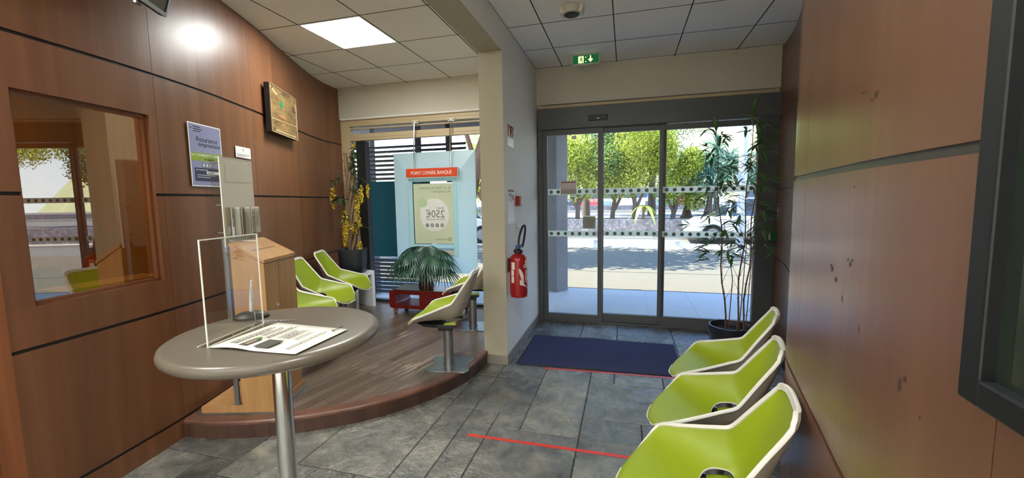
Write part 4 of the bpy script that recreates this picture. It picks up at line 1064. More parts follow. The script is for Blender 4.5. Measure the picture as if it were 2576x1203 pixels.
mb = MB(); mb.loft([[(-.092, -.05, 0), (.092, -.05, 0), (.092, .06, 0), (-.092, .06, 0)], [(-.086, -.045, -.05), (.086, -.045, -.05), (.086, .055, -.05), (-.086, .055, -.05)]]); mb.build('base', 'offwhite', r, bevel=.004)
mb = MB(); mb.lathe([(.075, -.002), (.078, -.02), (.066, -.052), (.05, -.060), (.02, -.064), (.001, -.064)], (0, -.01, 0), n=36); mb.build('cover', 'beige', r, smooth=True)
mb = MB(); mb.lathe([(.056, -.058), (.06, -.061), (.05, -.066), (.001, -.068)], (0, -.01, 0), n=36); mb.build('ring', 'black_m', r, smooth=True)

# ================================================================== FLOOR THINGS IN THE ENTRANCE
r = root('door_mat', (-.22, 3.93, 0), 'navy blue carpet door mat on the slate floor', 'mat')
mb = MB()
mx = [-.93+(.475+.93)*i/24 for i in range(25)]; my = [3.515+(4.327-3.515)*j/12 for j in range(13)]
def wav(x, y):
    a = max(0, 1-abs(y-3.53)/.12)+max(0, 1-abs(y-4.32)/.12); return .010*a*max(0, math.sin((x+.5)*9))*max(0, 1-abs(x+.2)/.5)
def ysk(x, y): return y+.0*(x)+(.04*(x+.93)/1.4)*(1-(y-3.515)/.81)
G = [[mb.vert((x, ysk(x, y), .009+wav(x, y))) for y in my] for x in mx]
for i in range(24):
    for j in range(12): mb.face((G[i][j], G[i+1][j], G[i+1][j+1], G[i][j+1]))
mb.build('carpet', 'mat', r, off=r.location, smooth=True)
mb = MB()
def edge_strip(p, q, out):
    for a, b in zip(p[:-1], p[1:]):
        o = Vector(out)
        mb.poly([a, b, b+o-Vector((0, 0, b.z-.002)), a+o-Vector((0, 0, a.z-.002))])
P_ = lambda i, j: Vector(mb_pts[i][j])
mb_pts = [[(x, ysk(x, y), .009+wav(x, y)) for y in my] for x in mx]
edge_strip([P_(i, 0) for i in range(25)], None, (0, -.018, 0)); edge_strip([P_(i, 12) for i in range(25)], None, (0, .018, 0))
edge_strip([P_(0, j) for j in range(13)], None, (-.018, 0, 0)); edge_strip([P_(24, j) for j in range(13)], None, (.018, 0, 0))
mb.build('rubber_border', 'rubber', r, off=r.location)
def tape(x0, x1, y0, y1, lab, w=.026):
    mb = MB(); rt_ = random.Random(9); n = 30; pa_, pb_ = [], []
    for k in range(n+1):
        x = x0+(x1-x0)*k/n; y = y0+(y1-y0)*k/n
        pa_.append(mb.vert((x, y-w/2+rt_.uniform(-.0012, .0012), .0012))); pb_.append(mb.vert((x, y+w/2+rt_.uniform(-.0012, .0012), .0012)))
    for k in range(n): mb.face((pa_[k], pa_[k+1], pb_[k+1], pb_[k]))
    o = mb.build('floor_tape', 'tape'); tag(o, lab, 'tape', 'red waiting lines on the floor'); return o
tape(-.955, .45, 2.342, 2.345, 'red tape line across the slate tiles, the one nearer the camera')
tape(-.67, .50, 3.482, 3.527, 'red tape line along the near edge of the navy door mat')

# bamboo in a round charcoal pot
r = root('potted_bamboo', (1.0, 4.40, 0), 'tall artificial bamboo in a round charcoal pot beside the entrance', 'plant')
mb = MB(); mb.lathe([(.145, 0), (.155, .01), (.188, .20), (.190, .222), (.178, .224), (.172, .20), (.165, .165), (.001, .165)], n=40); mb.build('pot', 'pot_dark', r, smooth=True)
mb = MB(); mb.lathe([(.166, .16), (.166, .172), (.001, .175)], n=30); mb.build('soil', 'soil', r)
rb = random.Random(21)
stems = [((-.06, -.09), (-.20, -.10, 2.12)), ((.02, -.14), (.115, -.10, 2.30)), ((.085, -.10), (.19, -.05, 2.08))]
lf = MB()
def bleaf(mb, p, d, L):
    tip_ = Vector(p)+Vector(d).normalized()*L*1.05
    if tip_.x+1.0 > XR(tip_.y+4.40)-.03 or tip_.y+4.40 > 4.86: return
    mb.blade(p, d, (0, 0, 1), L, L*.19, droop=.18, n=4, fold=.18)
for si, ((sx, sy), (ex, ey, ez)) in enumerate(stems):
    mb = MB(); pts = []
    for k in range(13):
        t_ = k/12; pts.append((sx+(ex-sx)*t_+.012*math.sin(k*1.3+si), sy+(ey-sy)*t_+.012*math.cos(k*1.7+si), .17+(ez-.17)*t_))
    mb.tube(pts, [.0085-.006*k/12 for k in range(13)], 7)
    for k in range(2, 12): mb.tube([Vector(pts[k])-Vector((0, 0, .004)), Vector(pts[k])+Vector((0, 0, .004))], .0115-.006*k/12, 7)
    p2 = (sx+.03, sy+.02)
    mb.tube([(p2[0], p2[1], .17), (p2[0]+.02, p2[1]-.01, .7), (p2[0]+(ex-sx)*.5, p2[1], 1.25)], [.005, .004, .002], 6)
    # bare twigs low down, leafy sprays above
    for q in range(7):
        k = 1+rb.random()*5; t_ = k/12; b = Vector(pts[int(k)]); an = rb.uniform(0, 2*PI)
        d = Vector((math.cos(an)*.5, math.sin(an)*.5, 1)).normalized(); mb.tube([b, b+d*rb.uniform(.10, .30)], [.0025, .0010], 5)
    n = 25 if si != 1 else 28
    for q in range(n):
        t_ = .34+.64*(q+rb.random()*.6)/n; k = min(11, int(t_*12)); fr_ = t_*12-k
        b = Vector(pts[k]).lerp(Vector(pts[k+1]), fr_); an = rb.uniform(0, 2*PI) if q % 3 else rb.choice([0, PI])+rb.uniform(-.5, .5)
        L = rb.uniform(.10, .26)*(1.0 if t_ < .8 else .55); d = Vector((math.cos(an), math.sin(an)*.7, rb.uniform(.1, .8))).normalized()
        e1 = b+d*L; mb.tube([b, b+d*L*.5+Vector((0, 0, .01)), e1], [.0025, .002, .001], 5)
        for w in range(rb.randint(5, 8)):
            a2 = an+rb.uniform(-1.25, 1.25); dd = Vector((math.cos(a2), math.sin(a2)*.7, rb.uniform(-.6, .5)))
            bleaf(lf, b.lerp(e1, rb.uniform(.5, 1)), dd, rb.uniform(.085, .145))
    tip = Vector(pts[-1])
    for w in range(7): a2 = rb.uniform(0, 2*PI); bleaf(lf, tip-Vector((0, 0, .03*w*.5)), Vector((math.cos(a2)*.6, math.sin(a2)*.4, rb.uniform(.2, 1.2))), rb.uniform(.10, .15))
    mb.build('stem', 'bamboo_stem', r, smooth=True)
for (px, pz, dirx) in ((.26, .97, 1), (-.40, 1.21, -1), (.25, .90, 1), (-.22, .95, -1), (-.22, .88, -1), (-.24, 1.02, -1)):   # long sprays
    b = Vector((px, -.10, pz))
    for w in range(6): bleaf(lf, b, Vector((dirx*rb.uniform(.4, 1), rb.uniform(-.4, .4), rb.uniform(-.3, .6))), rb.uniform(.12, .17))
lf.build('foliage', 'bamboo_leaf', r)

# papers stuck on the glass
r = root('taped_notice', (-.65, 4.925, 1.61), 'plain paper notice taped to the fixed left door leaf', 'notice')
mb = MB(); mb.box(-.093, .093, -.002, 0, -.075, .078); mb.build('sheet', leafmat('translucent_paper', srgb(222, 208, 198), srgb(224, 210, 200), translucent=.6), r)
mb = MB(); mb.box(-.085, .085, -.0026, -.002, .055, .068); mb.build('heading', plain('faint_red', srgb(150, 110, 100), .8), r)
r = root('round_sticker', (-.41, 4.925, 1.2), 'square sage sticker with a pale disc on the left door leaf', 'sticker')
mb = MB(); mb.box(-.072, .072, -.002, 0, -.072, .072); mb.build('sheet', leafmat('sage_paper', srgb(172, 180, 152), srgb(174, 182, 154), translucent=.5), r)
mb = MB(); disc(mb, frame_mat((0, -.002, 0), (1, 0, 0), (0, 0, 1)), 0, 0, .058, 0, .0006); mb.build('disc', leafmat('pale_disc', srgb(226, 220, 202), srgb(228, 222, 204), translucent=.6), r)
r = root('white_label', (-.585, 4.925, 2.185), 'tiny white label at the top of the left door leaf', 'sticker')
mb = MB(); mb.box(-.028, .028, -.002, 0, -.018, .018); mb.build('sheet', 'white', r)

# ================================================================== SHOP WINDOW DISPLAY
r = root('window_display_panel', (-2.37, 4.9, .545), 'pale blue bevelled surround panel hung in the shop window', 'display panel')
x0, x1, z0, z1 = -2.935, -1.805, .545, 2.10; ix0, ix1, iz0, iz1 = -2.70, -2.035, .765, 1.80; yo, yi = 4.915, 4.855
mb = MB(); o_ = [(x0, yo, z0), (x1, yo, z0), (x1, yo, z1), (x0, yo, z1)]; i_ = [(ix0, yi, iz0), (ix1, yi, iz0), (ix1, yi, iz1), (ix0, yi, iz1)]
ob = [(x, yo+.012, z) for x, y, z in o_]; ib = [(x, yi+.05, z) for x, y, z in i_]
for k in range(4):
    j = (k+1) % 4; mb.poly([o_[k], o_[j], i_[j], i_[k]]); mb.poly([o_[k], ob[k], ob[j], o_[j]]); mb.poly([i_[k], i_[j], ib[j], ib[k]])
def cyan_mat():
    m, nt, out = new_mat('blue_white_film')
    p = nd(nt, 'ShaderNodeBsdfPrincipled', i_Roughness=.3); p.inputs['Base Color'].default_value = col4(srgb(222, 246, 246))
    tr = nd(nt, 'ShaderNodeBsdfTranslucent'); tr.inputs['Color'].default_value = col4(srgb(226, 250, 252))
    mx = nd(nt, 'ShaderNodeMixShader', i_Fac=.66)
    nt.links.new(p.outputs['BSDF'], mx.inputs[1]); nt.links.new(tr.outputs['BSDF'], mx.inputs[2]); nt.links.new(mx.outputs['Shader'], out.inputs['Surface']); return m
CY = cyan_mat()
mb.build('surround', CY, r, off=r.location)
mb = MB(); fx0, fx1, fz0, fz1 = ix0, ix1, iz0, iz1; w = .075
for (a, b, c, d) in ((fx0, fx0+w-.02, fz0, fz1), (fx1-w+.02, fx1, fz0, fz1), (fx0+w-.02, fx1-w+.02, fz1-w, fz1), (fx0+w-.02, fx1-w+.02, .875, .925)): mb.box(a, b, yi-.004, yi+.004, c, d)
mb.build('inner_frame', CY, r, off=r.location, bevel=.002)
r = root('window_poster', (-2.37, 4.87, .94), 'backlit sage poster seen from behind with mirrored 250 euro offer', 'poster')
mb = MB(); mb.box(-2.645, -2.085, 4.878, 4.880, .93, 1.70)
def paper_back():
    m, nt, out = new_mat('backlit_print')
    p = nd(nt, 'ShaderNodeBsdfPrincipled', i_Roughness=.6); p.inputs['Base Color'].default_value = col4(srgb(224, 226, 200))
    tr = nd(nt, 'ShaderNodeBsdfTranslucent'); tr.inputs['Color'].default_value = col4(srgb(226, 228, 200)); mx = nd(nt, 'ShaderNodeMixShader', i_Fac=.42)
    nt.links.new(p.outputs['BSDF'], mx.inputs[1]); nt.links.new(tr.outputs['BSDF'], mx.inputs[2]); nt.links.new(mx.outputs['Shader'], out.inputs['Surface']); return m
sh = mb.build('sheet', paper_back(), r, off=r.location)
xf = frame_mat((-r.location.x, 4.8775-r.location.y, -r.location.z), (1, 0, 0), (0, 0, 1))
mb = MB(); disc(mb, xf, -2.36, 1.30, .203, .0, .0006, n=48, ry=.212); mb.build('white_disc', 'print_white', sh)
mb = MB(); disc(mb, xf, -2.515, 1.46, .06, .0006, .0012, n=32); mb.build('green_disc', 'print_green', sh)
text('Et si c\'était le moment', .054, 'sage_ink', sh, xf, -2.125, 1.628, mirror=True, sx=.88); text('de comparer ?', .054, 'sage_ink', sh, xf, -2.125, 1.583, mirror=True, sx=.88)
text('Jusqu\'à', .040, 'grey_ink', sh, xf, -2.225, 1.378, mirror=True); text('250€', .135, 'grey_ink', sh, xf, -2.215, 1.268, mirror=True, sx=.93)
text('offerts sur vos contrats', .034, 'grey_ink', sh, xf, -2.213, 1.235, mirror=True, sx=.82)
mb = MB()
for k in range(4): disc(mb, xf, -2.256-.069*k, 1.168, .024, .0008, .0014, n=20)
sm_ = mb.build('icons', 'grey_ink', sh)
mb = MB()
for k in range(4): rect(mb, xf, -2.268-.069*k, -2.244-.069*k, 1.163+.004*(k % 2), 1.175, .0014, .0019)
mb.build('icon_detail', 'print_white', sm_)
text('Groupama', .038, 'sage_ink', sh, xf, -2.19, .978, mirror=True)
mb = MB(); disc(mb, xf, -2.155, .99, .024, 0, .0008); lg = mb.build('logo_ring', 'sage_ink', sh)
mb = MB(); disc(mb, xf, -2.155, .99, .017, .0008, .0012); rect(mb, xf, -2.19, -2.165, .986, .994, .0008, .0012); mb.build('logo_inner', 'print_green', lg)
r = root('letter_slot_strip', (-2.37, 4.86, .81), 'sage strip with a small dark label below the window poster', 'strip')
mb = MB(); mb.box(-2.64, -2.085, 4.868, 4.874, .782, .845); mb.build('strip', 'print_grey', r, off=r.location)
mb = MB(); mb.box(-2.46, -2.31, 4.864, 4.868, .805, .83); mb.build('label', plain('dark_green_label', srgb(14, 52, 48), .4), r, off=r.location)
r = root('hanging_sign', (-2.345, 4.82, 1.79), 'orange sign reading POINT CONSEIL BANQUE hung on two rods', 'sign')
mb = MB(); mb.box(-2.692, -1.995, 4.79, 4.85, 1.782, 1.888); mb.build('sign_box', 'orange', r, off=r.location, bevel=.003)
mb = MB(); mb.box(-2.68, -1.995, 4.80, 4.85, 1.770, 1.782); mb.box(-1.9955, -1.990, 4.795, 4.85, 1.775, 1.885); mb.build('edge_trim', 'offwhite', r, off=r.location)
xf = frame_mat((-r.location.x, 4.79-r.location.y, -r.location.z), (1, 0, 0), (0, 0, 1))
text('POINT CONSEIL BANQUE', .060, 'white', r, xf, -2.345, 1.812, 'CENTER', sx=.80)
for x in (-2.60, -2.105):
    mb = MB(); mb.tube([(x, 4.84, 1.885), (x, 4.85, 2.2), (x, 4.885, 2.47)], .0075, 8); mb.build('rod', 'chrome', r, off=r.location, smooth=True)
    mb = MB(); mb.box(x-.045, x+.045, 4.90, 4.922, 2.465, 2.505)
    bk = mb.build('bracket', 'offwhite', r, off=r.location, bevel=.002)
    mb = MB()
    for q in (-.03, .03): mb.box(x+q-.006, x+q+.006, 4.897, 4.90, 2.48, 2.492)
    mb.build('screws', 'black', bk, off=r.location)

# ================================================================== WHITE SIDE TABLE, FLOWERING PLANT, RED TROLLEY, PALM
TT = .585
q0, q1 = Vector((-3.262, 4.435)), Vector((-3.168, 4.716)); dt = (q1-q0).normalized(); dn = Vector((-dt.y, dt.x))
r = root('side_table', (q0.x, q0.y, ZP), 'white open side table in the corner under the charcoal plant pot', 'side table', rz=math.atan2(dt.y, dt.x))
TL, TD = (q1-q0).length, .40; th = .042
mb = MB(); mb.box(0, TL, 0, TD, TT-ZP-.05, TT-ZP); mb.build('table_top', 'white', r, bevel=.002)
for a in (0, TL-th):
    mb = MB(); mb.box(a, a+th, 0, TD, 0, TT-ZP-.05); mb.build('side_panel', 'white', r, bevel=.002)
PX, PY = -3.325, 4.505
r = root('flowering_vine_plant', (PX, PY, TT), 'artificial vine trunk plant with yellow flowers in a charcoal pot', 'plant', rz=.35)
mb = MB(); mb.lathe([(q*.83, z) for q, z in [(.09, 0), (.14, .005), (.165, .03), (.185, .12), (.195, .25), (.198, .305), (.188, .31), (.182, .29), (.175, .25), (.001, .25)]], n=44, sq=3.2); mb.build('pot', 'pot_dark', r, smooth=True)
mb = MB(); mb.lathe([(.135, .245), (.135, .252), (.001, .256)], n=30, sq=3.2); mb.build('soil', 'soil', r)
mb = MB(); rv = random.Random(4); HT = 1.50
cx = lambda z: .01+.03*math.sin(z*2.1)
for k in range(9):
    ph = 2*PI*k/9; pts = []; tw = 1.6+.5*rv.random()
    for q in range(22):
        z = .25+(HT-.25)*q/21; a = ph+tw*z*1.5+.4*math.sin(z*5+k); rad = .046*(1.35-.35*min(1, (z-.25)/.4)) if z < .65 else .046+.008*math.sin(z*6+k)
        pts.append((cx(z)+rad*math.cos(a), rad*math.sin(a), z))
    mb.tube(pts, [.014+.004*rv.random() for _ in pts], 7)
mb.build('trunk', 'vine', r, smooth=True)
fl = MB(); dl = MB(); tw = MB()
def raceme(p, L, w):
    for q in range(int(L*420)):
        t_ = q/(L*420); a = rv.uniform(0, 2*PI); rad = w*(.35+.65*math.sin(PI*min(1, t_*.9+.12)))*rv.random()**.5
        b = Vector(p)+Vector((rad*math.cos(a), rad*math.sin(a), -L*t_)); s = rv.uniform(.008, .014)
        n_ = Vector((rv.uniform(-1, 1), rv.uniform(-1, 1), rv.uniform(-1, 1))).normalized(); u1 = n_.orthogonal().normalized()*s; u2 = n_.cross(u1).normalized()*s
        fl.poly([b+u1, b+u2, b-u1, b-u2])
for (x, y, z, L, w) in ((-.20, -.02, 1.075, .26, .035), (-.055, -.06, .79, .36, .045), (-.03, -.06, .68, .14, .06), (.115, -.06, 1.03, .22, .035), (.155, -.05, 1.10, .22, .03), (.22, .0, 1.11, .17, .022), (.10, -.07, .86, .30, .045), (.06, -.07, .62, .12, .05), (.115, -.08, .40, .21, .033), (-.07, -.07, .55, .20, .025), (.08, .0, 1.60, .04, .025), (.12, -.05, .66, .08, .03)):
    f0 = len(fl.v); raceme((x, y, z), L, w)
fl.build('flower_clusters', 'yellow', r)
def leafy(p, d, n, L):
    p, d = Vector(p), Vector(d)
    tw.tube([p, p+d*.5+Vector((0, 0, .02)), p+d], [.003, .0025, .0015], 5)
    for q in range(n):
        t_ = .35+.65*q/max(1, n-1); a = Vector((rv.uniform(-1, 1), rv.uniform(-.8, .4), rv.uniform(-.7, .5))); dl.blade(p+d*t_, a, (0, 0, 1), L*rv.uniform(.7, 1.2), L*.42, droop=.3, n=4)
for z in (1.48, 1.42, 1.36, 1.30, 1.24): leafy((cx(z)+.02, -.03, z), (rv.uniform(.03, .12), -.05, rv.uniform(-.02, .10)), 7, .075)
leafy((.06, -.03, 1.46), (.05, 0, .14), 9, .07); leafy((-.02, -.03, 1.24), (-.19, .0, -.13), 10, .075); leafy((-.02, -.03, 1.30), (-.24, 0, -.12), 3, .05)
leafy((.06, -.04, 1.20), (.16, -.03, -.05), 10, .08); leafy((.04, -.04, 1.12), (.05, -.06, -.12), 6, .08); leafy((-.03, -.05, .90), (-.09, -.03, .05), 9, .10); leafy((-.04, -.05, .80), (-.02, -.02, -.12), 7, .09); leafy((.05, -.05, .60), (.24, 0, -.06), 3, .08); leafy((.05, -.05, .63), (.05, -.04, -.01), 4, .07)
leafy((-.01, -.02, 1.38), (-.17, .05, .06), 1, .04)
dl.build('leaves', 'dk_leaf', r); tw.build('twigs', 'twig', r)

r = root('red_trolley', (-2.33, 4.62, ZP), 'low dark red open trolley table on casters in the shop window', 'trolley')
mb = MB()
def rrect(x0, x1, y0, y1, rad, n=5):
    o = []
    for cx_, cy_, a0 in ((x1-rad, y1-rad, 0), (x0+rad, y1-rad, PI/2), (x0+rad, y0+rad, PI), (x1-rad, y0+rad, 3*PI/2)):
        for k in range(n+1): a = a0+PI/2*k/n; o.append((cx_+rad*math.cos(a), cy_+rad*math.sin(a)))
    return o
def ringplate(outer, inner, y0, y1):
    """frame outline in x-z extruded along y"""
    n = len(outer); A = [mb.vert((p[0], y0, p[1])) for p in outer]; B = [mb.vert((p[0], y1, p[1])) for p in outer]
    c_ = [mb.vert((p[0], y0, p[1])) for p in inner]; D = [mb.vert((p[0], y1, p[1])) for p in inner]
    for k in range(n):
        j = (k+1) % n
        mb.face((A[k], A[j], B[j], B[k])); mb.face((c_[k], D[k], D[j], c_[j])); mb.face((A[k], c_[k], c_[j], A[j])); mb.face((B[k], B[j], D[j], D[k]))
TW2 = .95
ringplate(rrect(-TW2/2, TW2/2, .06, .285, .035), rrect(-TW2/2+.085, TW2/2-.085, .105, .237, .03), -.16, .20)
mb.box(-.07, .08, -.155, .195, .10, .24); mb.box(.07, TW2/2-.08, -.155, .195, .205, .24)
mb.build('body', 'red_matt', r, bevel=.004)
mb = MB(); mb.prism([(-.42, -.12), (-.36, -.15), (.40, -.15), (.45, -.10), (.45, .19), (-.45, .19)], .285, .292); mb.build('top_inlay', 'nosing', r)
for x in (-.42, .42):
    for y in (-.11, .15):
        mb = MB(); mb.tube([(x, y-.012, .028), (x, y+.012, .028)], .027, 16); cst = mb.build('caster', plain('caster_pink', srgb(190, 120, 110), .5), r)
        mb = MB(); mb.box(x-.012, x+.012, y-.016, y+.016, .03, .062); mb.build('fork', 'steel', cst)
r = root('fan_palm', (-2.34, 4.55, ZP+.292), 'dark green fan palm in a dark red pot on the red trolley', 'plant')
mb = MB(); mb.lathe([(.07, 0), (.085, .005), (.10, .10), (.105, .115), (.095, .115), (.001, .10)], n=30); mb.build('pot', 'pot_brown', r, smooth=True)
mb = MB(); mb.tube([(0, 0, .09), (.01, 0, .2), (.0, 0, .30)], [.035, .03, .02], 10)
pf = MB(); rp = random.Random(13)
fans = [(-.36, -.06, .36, -1, -.2), (-.18, -.16, .44, -.5, -.6), (.02, -.20, .36, .1, -.8), (.18, -.14, .40, .5, -.6), (.33, -.04, .36, 1, -.2), (.20, .08, .46, .8, .3), (-.22, .06, .50, -.7, .3), (.0, .05, .50, .05, -.2), (-.30, -.16, .28, -.8, -.6), (.12, -.20, .28, .4, -.9), (-.10, -.22, .30, -.25, -.9), (.36, -.12, .26, .9, -.5)]
for (x, y, z, dx, dy) in fans:
    h_ = Vector((x*.72, y*.72, z+.02)); mb.tube([(0, 0, .24), (x*.32, y*.32, z*.75+.14), h_], [.007, .006, .004], 6)
    d0 = Vector((dx, dy, -.15)).normalized(); sd = d0.cross(Vector((0, 0, 1))).normalized(); upn = sd.cross(d0).normalized()
    NB = 26
    for q in range(NB):
        a = -1.9+3.8*q/(NB-1); d = d0*math.cos(a)+sd*math.sin(a)+upn*.10
        pf.blade(h_, d, upn, rp.uniform(.23, .30)*(1-.18*abs(a)/1.9), .022, droop=.75, n=5, fold=.2)
mb.build('stems', 'palm_stem', r, smooth=True); pf.build('fronds', 'palm', r)

# chair and ledge inside the office
r = root('office_chair', (-3.5, 1.62, 0), 'brown chair back behind the reflective office window', 'chair', rz=.3)
mb = MB(); mb.box(-.02, .02, -.2, .2, .78, 1.12); mb.build('backrest', 'wood_dark', r, bevel=.03, seg=4)
mb = MB(); mb.box(0, .42, -.21, .21, .44, .50); mb.build('seat', 'wood_dark', r, bevel=.02)
for a in (.03, .38):
    for b in (-.18, .18):
        mb = MB(); mb.tube([(a, b, 0), (a, b, .78 if a < .1 else .46)], .014, 8); mb.build('leg', 'steel', r)
r = root('office_ledge', (-2.93, 1.72, 1.02), 'pale oak ledge behind the right corner of the office window', 'shelf')
mb = MB(); mb.box(-.06, .135, -.30, .20, -.02, .03); mb.build('board', 'oak', r)
mb = MB(); mb.box(-.06, .08, .15, .18, -1.02, -.02); mb.box(-.06, .08, -.29, -.26, -1.02, -.02); mb.build('support', 'oak', r)
led_o = root('ceiling_light', (-3.55, 1.4, 2.6), 'lit LED panel in the office ceiling behind the left wall', 'ceiling light', group='office lamps')
mb = MB(); mb.box(-.3, .3, -.3, .3, -.012, -.001); mb.build('diffuser', lamp_mat('office_lamp', (1, .9, .7), 9), led_o)

# ================================================================== OUTSIDE
mb = MB()
for i in range(-8, 8):
    for j in range(4): mb.box(.3+i*.6+.002, .9+i*.6-.002, 4.97+j*.48+.002, 5.45+j*.48-.002, -.03, -.012)
mb.box(-4.6, 5.2, 4.95, 6.88, -.04, -.016, 1)
tag(mb.build('porch_floor', ['porch', plain('porch_joint', srgb(226, 226, 222), .8)]), kind='structure')
mb = MB(); mb.poly([(-40, 6.88, -.02), (40, 6.88, -.02), (40, 12.75, -.02), (-40, 12.75, -.02)]); mb.poly([(-40, 8.58, -.018), (40, 8.62, -.018), (40, 8.645, -.018), (-40, 8.605, -.018)], 1)
tag(mb.build('forecourt_ground', ['concrete', 'grout']), kind='structure')
mb = MB(); mb.poly([(-40, 12.75, -.02), (40, 12.75, -.02), (40, 16.7, -.02), (-40, 16.7, -.02)]); mb.poly([(-60, 16.8, .60), (60, 16.8, .60), (60, 70, .60), (-60, 70, .60)])
tag(mb.build('street_ground', 'road'), kind='structure')
mb = MB(); mb.box(-30, 30, 15.6, 15.8, -.02, .06); mb.box(-30, 30, 15.8, 16.6, -.02, .03); mb.box(.9, 2.6, 15.45, 15.62, -.02, .10); tag(mb.build('kerb', 'kerb'), kind='structure')
mb = MB(); mb.box(-30, 30, 16.6, 16.85, -.05, .64); tag(mb.build('street_wall', 'stone'), kind='structure')
mb = MB(); mb.box(-30, 30, 27.0, 27.3, .6, 1.0); tag(mb.build('street_wall_far', 'stone'), kind='structure')
mb = MB(); mb.box(-30, 30, 25.2, 25.4, .6, .74); tag(mb.build('kerb_far', 'kerb'), kind='structure')
# canopy over the porch and the pillars that carry it
mb = MB(); mb.box(-7, 5.2, 4.96, 6.75, 2.62, 2.64); mb.box(-7, 5.2, 5.3, 6.75, 2.64, 2.95); tag(mb.build('canopy_soffit', 'soffit'), kind='structure')
mb = MB(); mb.box(-7, 5.2, 6.75, 6.80, 2.60, 3.0); tag(mb.build('trim_2', 'fascia'), kind='structure')
mb = MB(); mb.box(-9, 9, 5.25, 5.6, 2.95, 6.5); tag(mb.build('wall_above', 'beige'), kind='structure')
mb = MB(); an = math.atan2(.21, .145)
mb.obox((-1.07, 6.68, 1.31), (.255, .225, 2.64), an); tag(mb.build('porch_pillar', 'pillar'), 'grey square porch pillar outside the left door leaf', 'pillar', kind='structure')
mb = MB(); mb.obox((-3.95, 5.9, 1.31), (.12, .12, 2.64), 0); tag(mb.build('porch_post', 'pillar'), kind='structure')
# louvred screen with a solid teal panel
r = root('louvre_screen', (-3.4, 5.75, 0), 'dark louvred screen with a teal panel outside the left window', 'screen')
lm = MB()
y = 5.75
for z in [1.83+.068*k for k in range(8)]: lm.obox((-3.25, y, z), (2.0, .05, .020), Matrix.Rotation(.5, 3, 'X'))
for z in [.06+.062*k for k in range(9)]: lm.obox((-3.55, y, z), (1.42, .05, .022), Matrix.Rotation(.5, 3, 'X'))
lm.build('louvres', 'louver', r, off=r.location)
mb = MB(); mb.box(-4.25, -2.84, y-.01, y+.01, .62, 1.79); mb.build('panel', 'teal', r, off=r.location)
for x in (-4.25, -3.02, -2.52):
    mb = MB(); mb.box(x-.035, x+.035, y-.02, y+.05, 0 if x < -2.8 else 1.75, 2.62); mb.build('post', 'louver', r, off=r.location)

def bollard(x, y, lab):
    r = root('bollard', (x, y, -.02), lab, 'bollard', group='white bollards on the forecourt')
    mb = MB(); mb.lathe([(.16, 0), (.155, .02), (.085, .10), (.07, .17), (.10, .215), (.125, .225), (.12, .24), (.001, .245)], n=24); mb.build('post', 'bollard', r, smooth=True)
bollard(1.46, 12.85, 'white waisted bollard seen through the right door leaf, in front of the stone wall'); bollard(-.86, 12.85, 'white waisted bollard partly hidden by the left door mullion')
r = root('lamp_post', (2.80, 11.6, -.02), 'pale grey lamp post behind the bamboo outside', 'lamp post')
mb = MB(); mb.lathe([(.14, 0), (.14, .02), (.10, .05), (.095, 4.0), (.08, 6.5)], n=20); mb.build('post', 'pole', r, smooth=True)

def crown(mb, c, rad, n, s, rnd, flat=1.0):
    for _ in range(n):
        d = Vector((rnd.gauss(0, 1), rnd.gauss(0, 1), rnd.gauss(0, 1))).normalized(); k = rnd.random()**.4
        p = Vector(c)+Vector((d.x*rad[0], d.y*rad[1], d.z*rad[2]))*k
        nrm = (d+Vector((rnd.uniform(-.9, .9), rnd.uniform(-.9, .9), rnd.uniform(-.2, 1.2)))).normalized(); u = nrm.orthogonal().normalized(); w = nrm.cross(u)
        a = rnd.uniform(0, 6.28); u, w = u*math.cos(a)+w*math.sin(a), w*math.cos(a)-u*math.sin(a); q = s*rnd.uniform(.6, 1.3)
        mb.poly([p-u*q, p+w*q*.5, p+u*q, p-w*q*.5])
def tree(x, y, z0, h, rx, rz, seed, lab, mat, lean=0, forks=2, n=15000, leaf=.05, grp='street trees behind the stone wall', bark='bark'):
    rnd = random.Random(seed); r = root('street_tree', (x, y, z0), lab, 'tree', group=grp)
    hb = h-rz*1.55
    mb = MB(); tk = .085 if h < 6 else .17; mb.tube([(0, 0, -.05), (lean*.3, 0, hb*.5), (lean*.8, .05, hb), (lean, .05, hb+rz*.8)], [tk*1.2, tk, tk*.85, tk*.4], 9)
    for k in range(forks):
        a = rnd.uniform(0, 6.28); b = Vector((lean*.4, 0, hb*rnd.uniform(.25, .6))); e_ = Vector((lean+math.cos(a)*rx*.6, math.sin(a)*rx*.4, hb+rz*.7)); mb.tube([b, b.lerp(e_, .5)+Vector((0, 0, -.1)), e_], [.07, .055, .025], 7)
    mb.build('trunk', bark, r, smooth=True)
    mb = MB()
    for k in range(9):
        a = rnd.uniform(0, 6.28); q = rnd.uniform(.15, .75)
        c_ = (lean+rx*q*math.cos(a), rx*.8*q*math.sin(a), hb+rz*.75+rz*.75*rnd.uniform(-.75, .8)); s = rnd.uniform(.42, .62)
        crown(mb, c_, (rx*s, rx*s*.8, rz*s*.8), n//9, leaf, rnd)
    mb.build('foliage', mat, r); return r
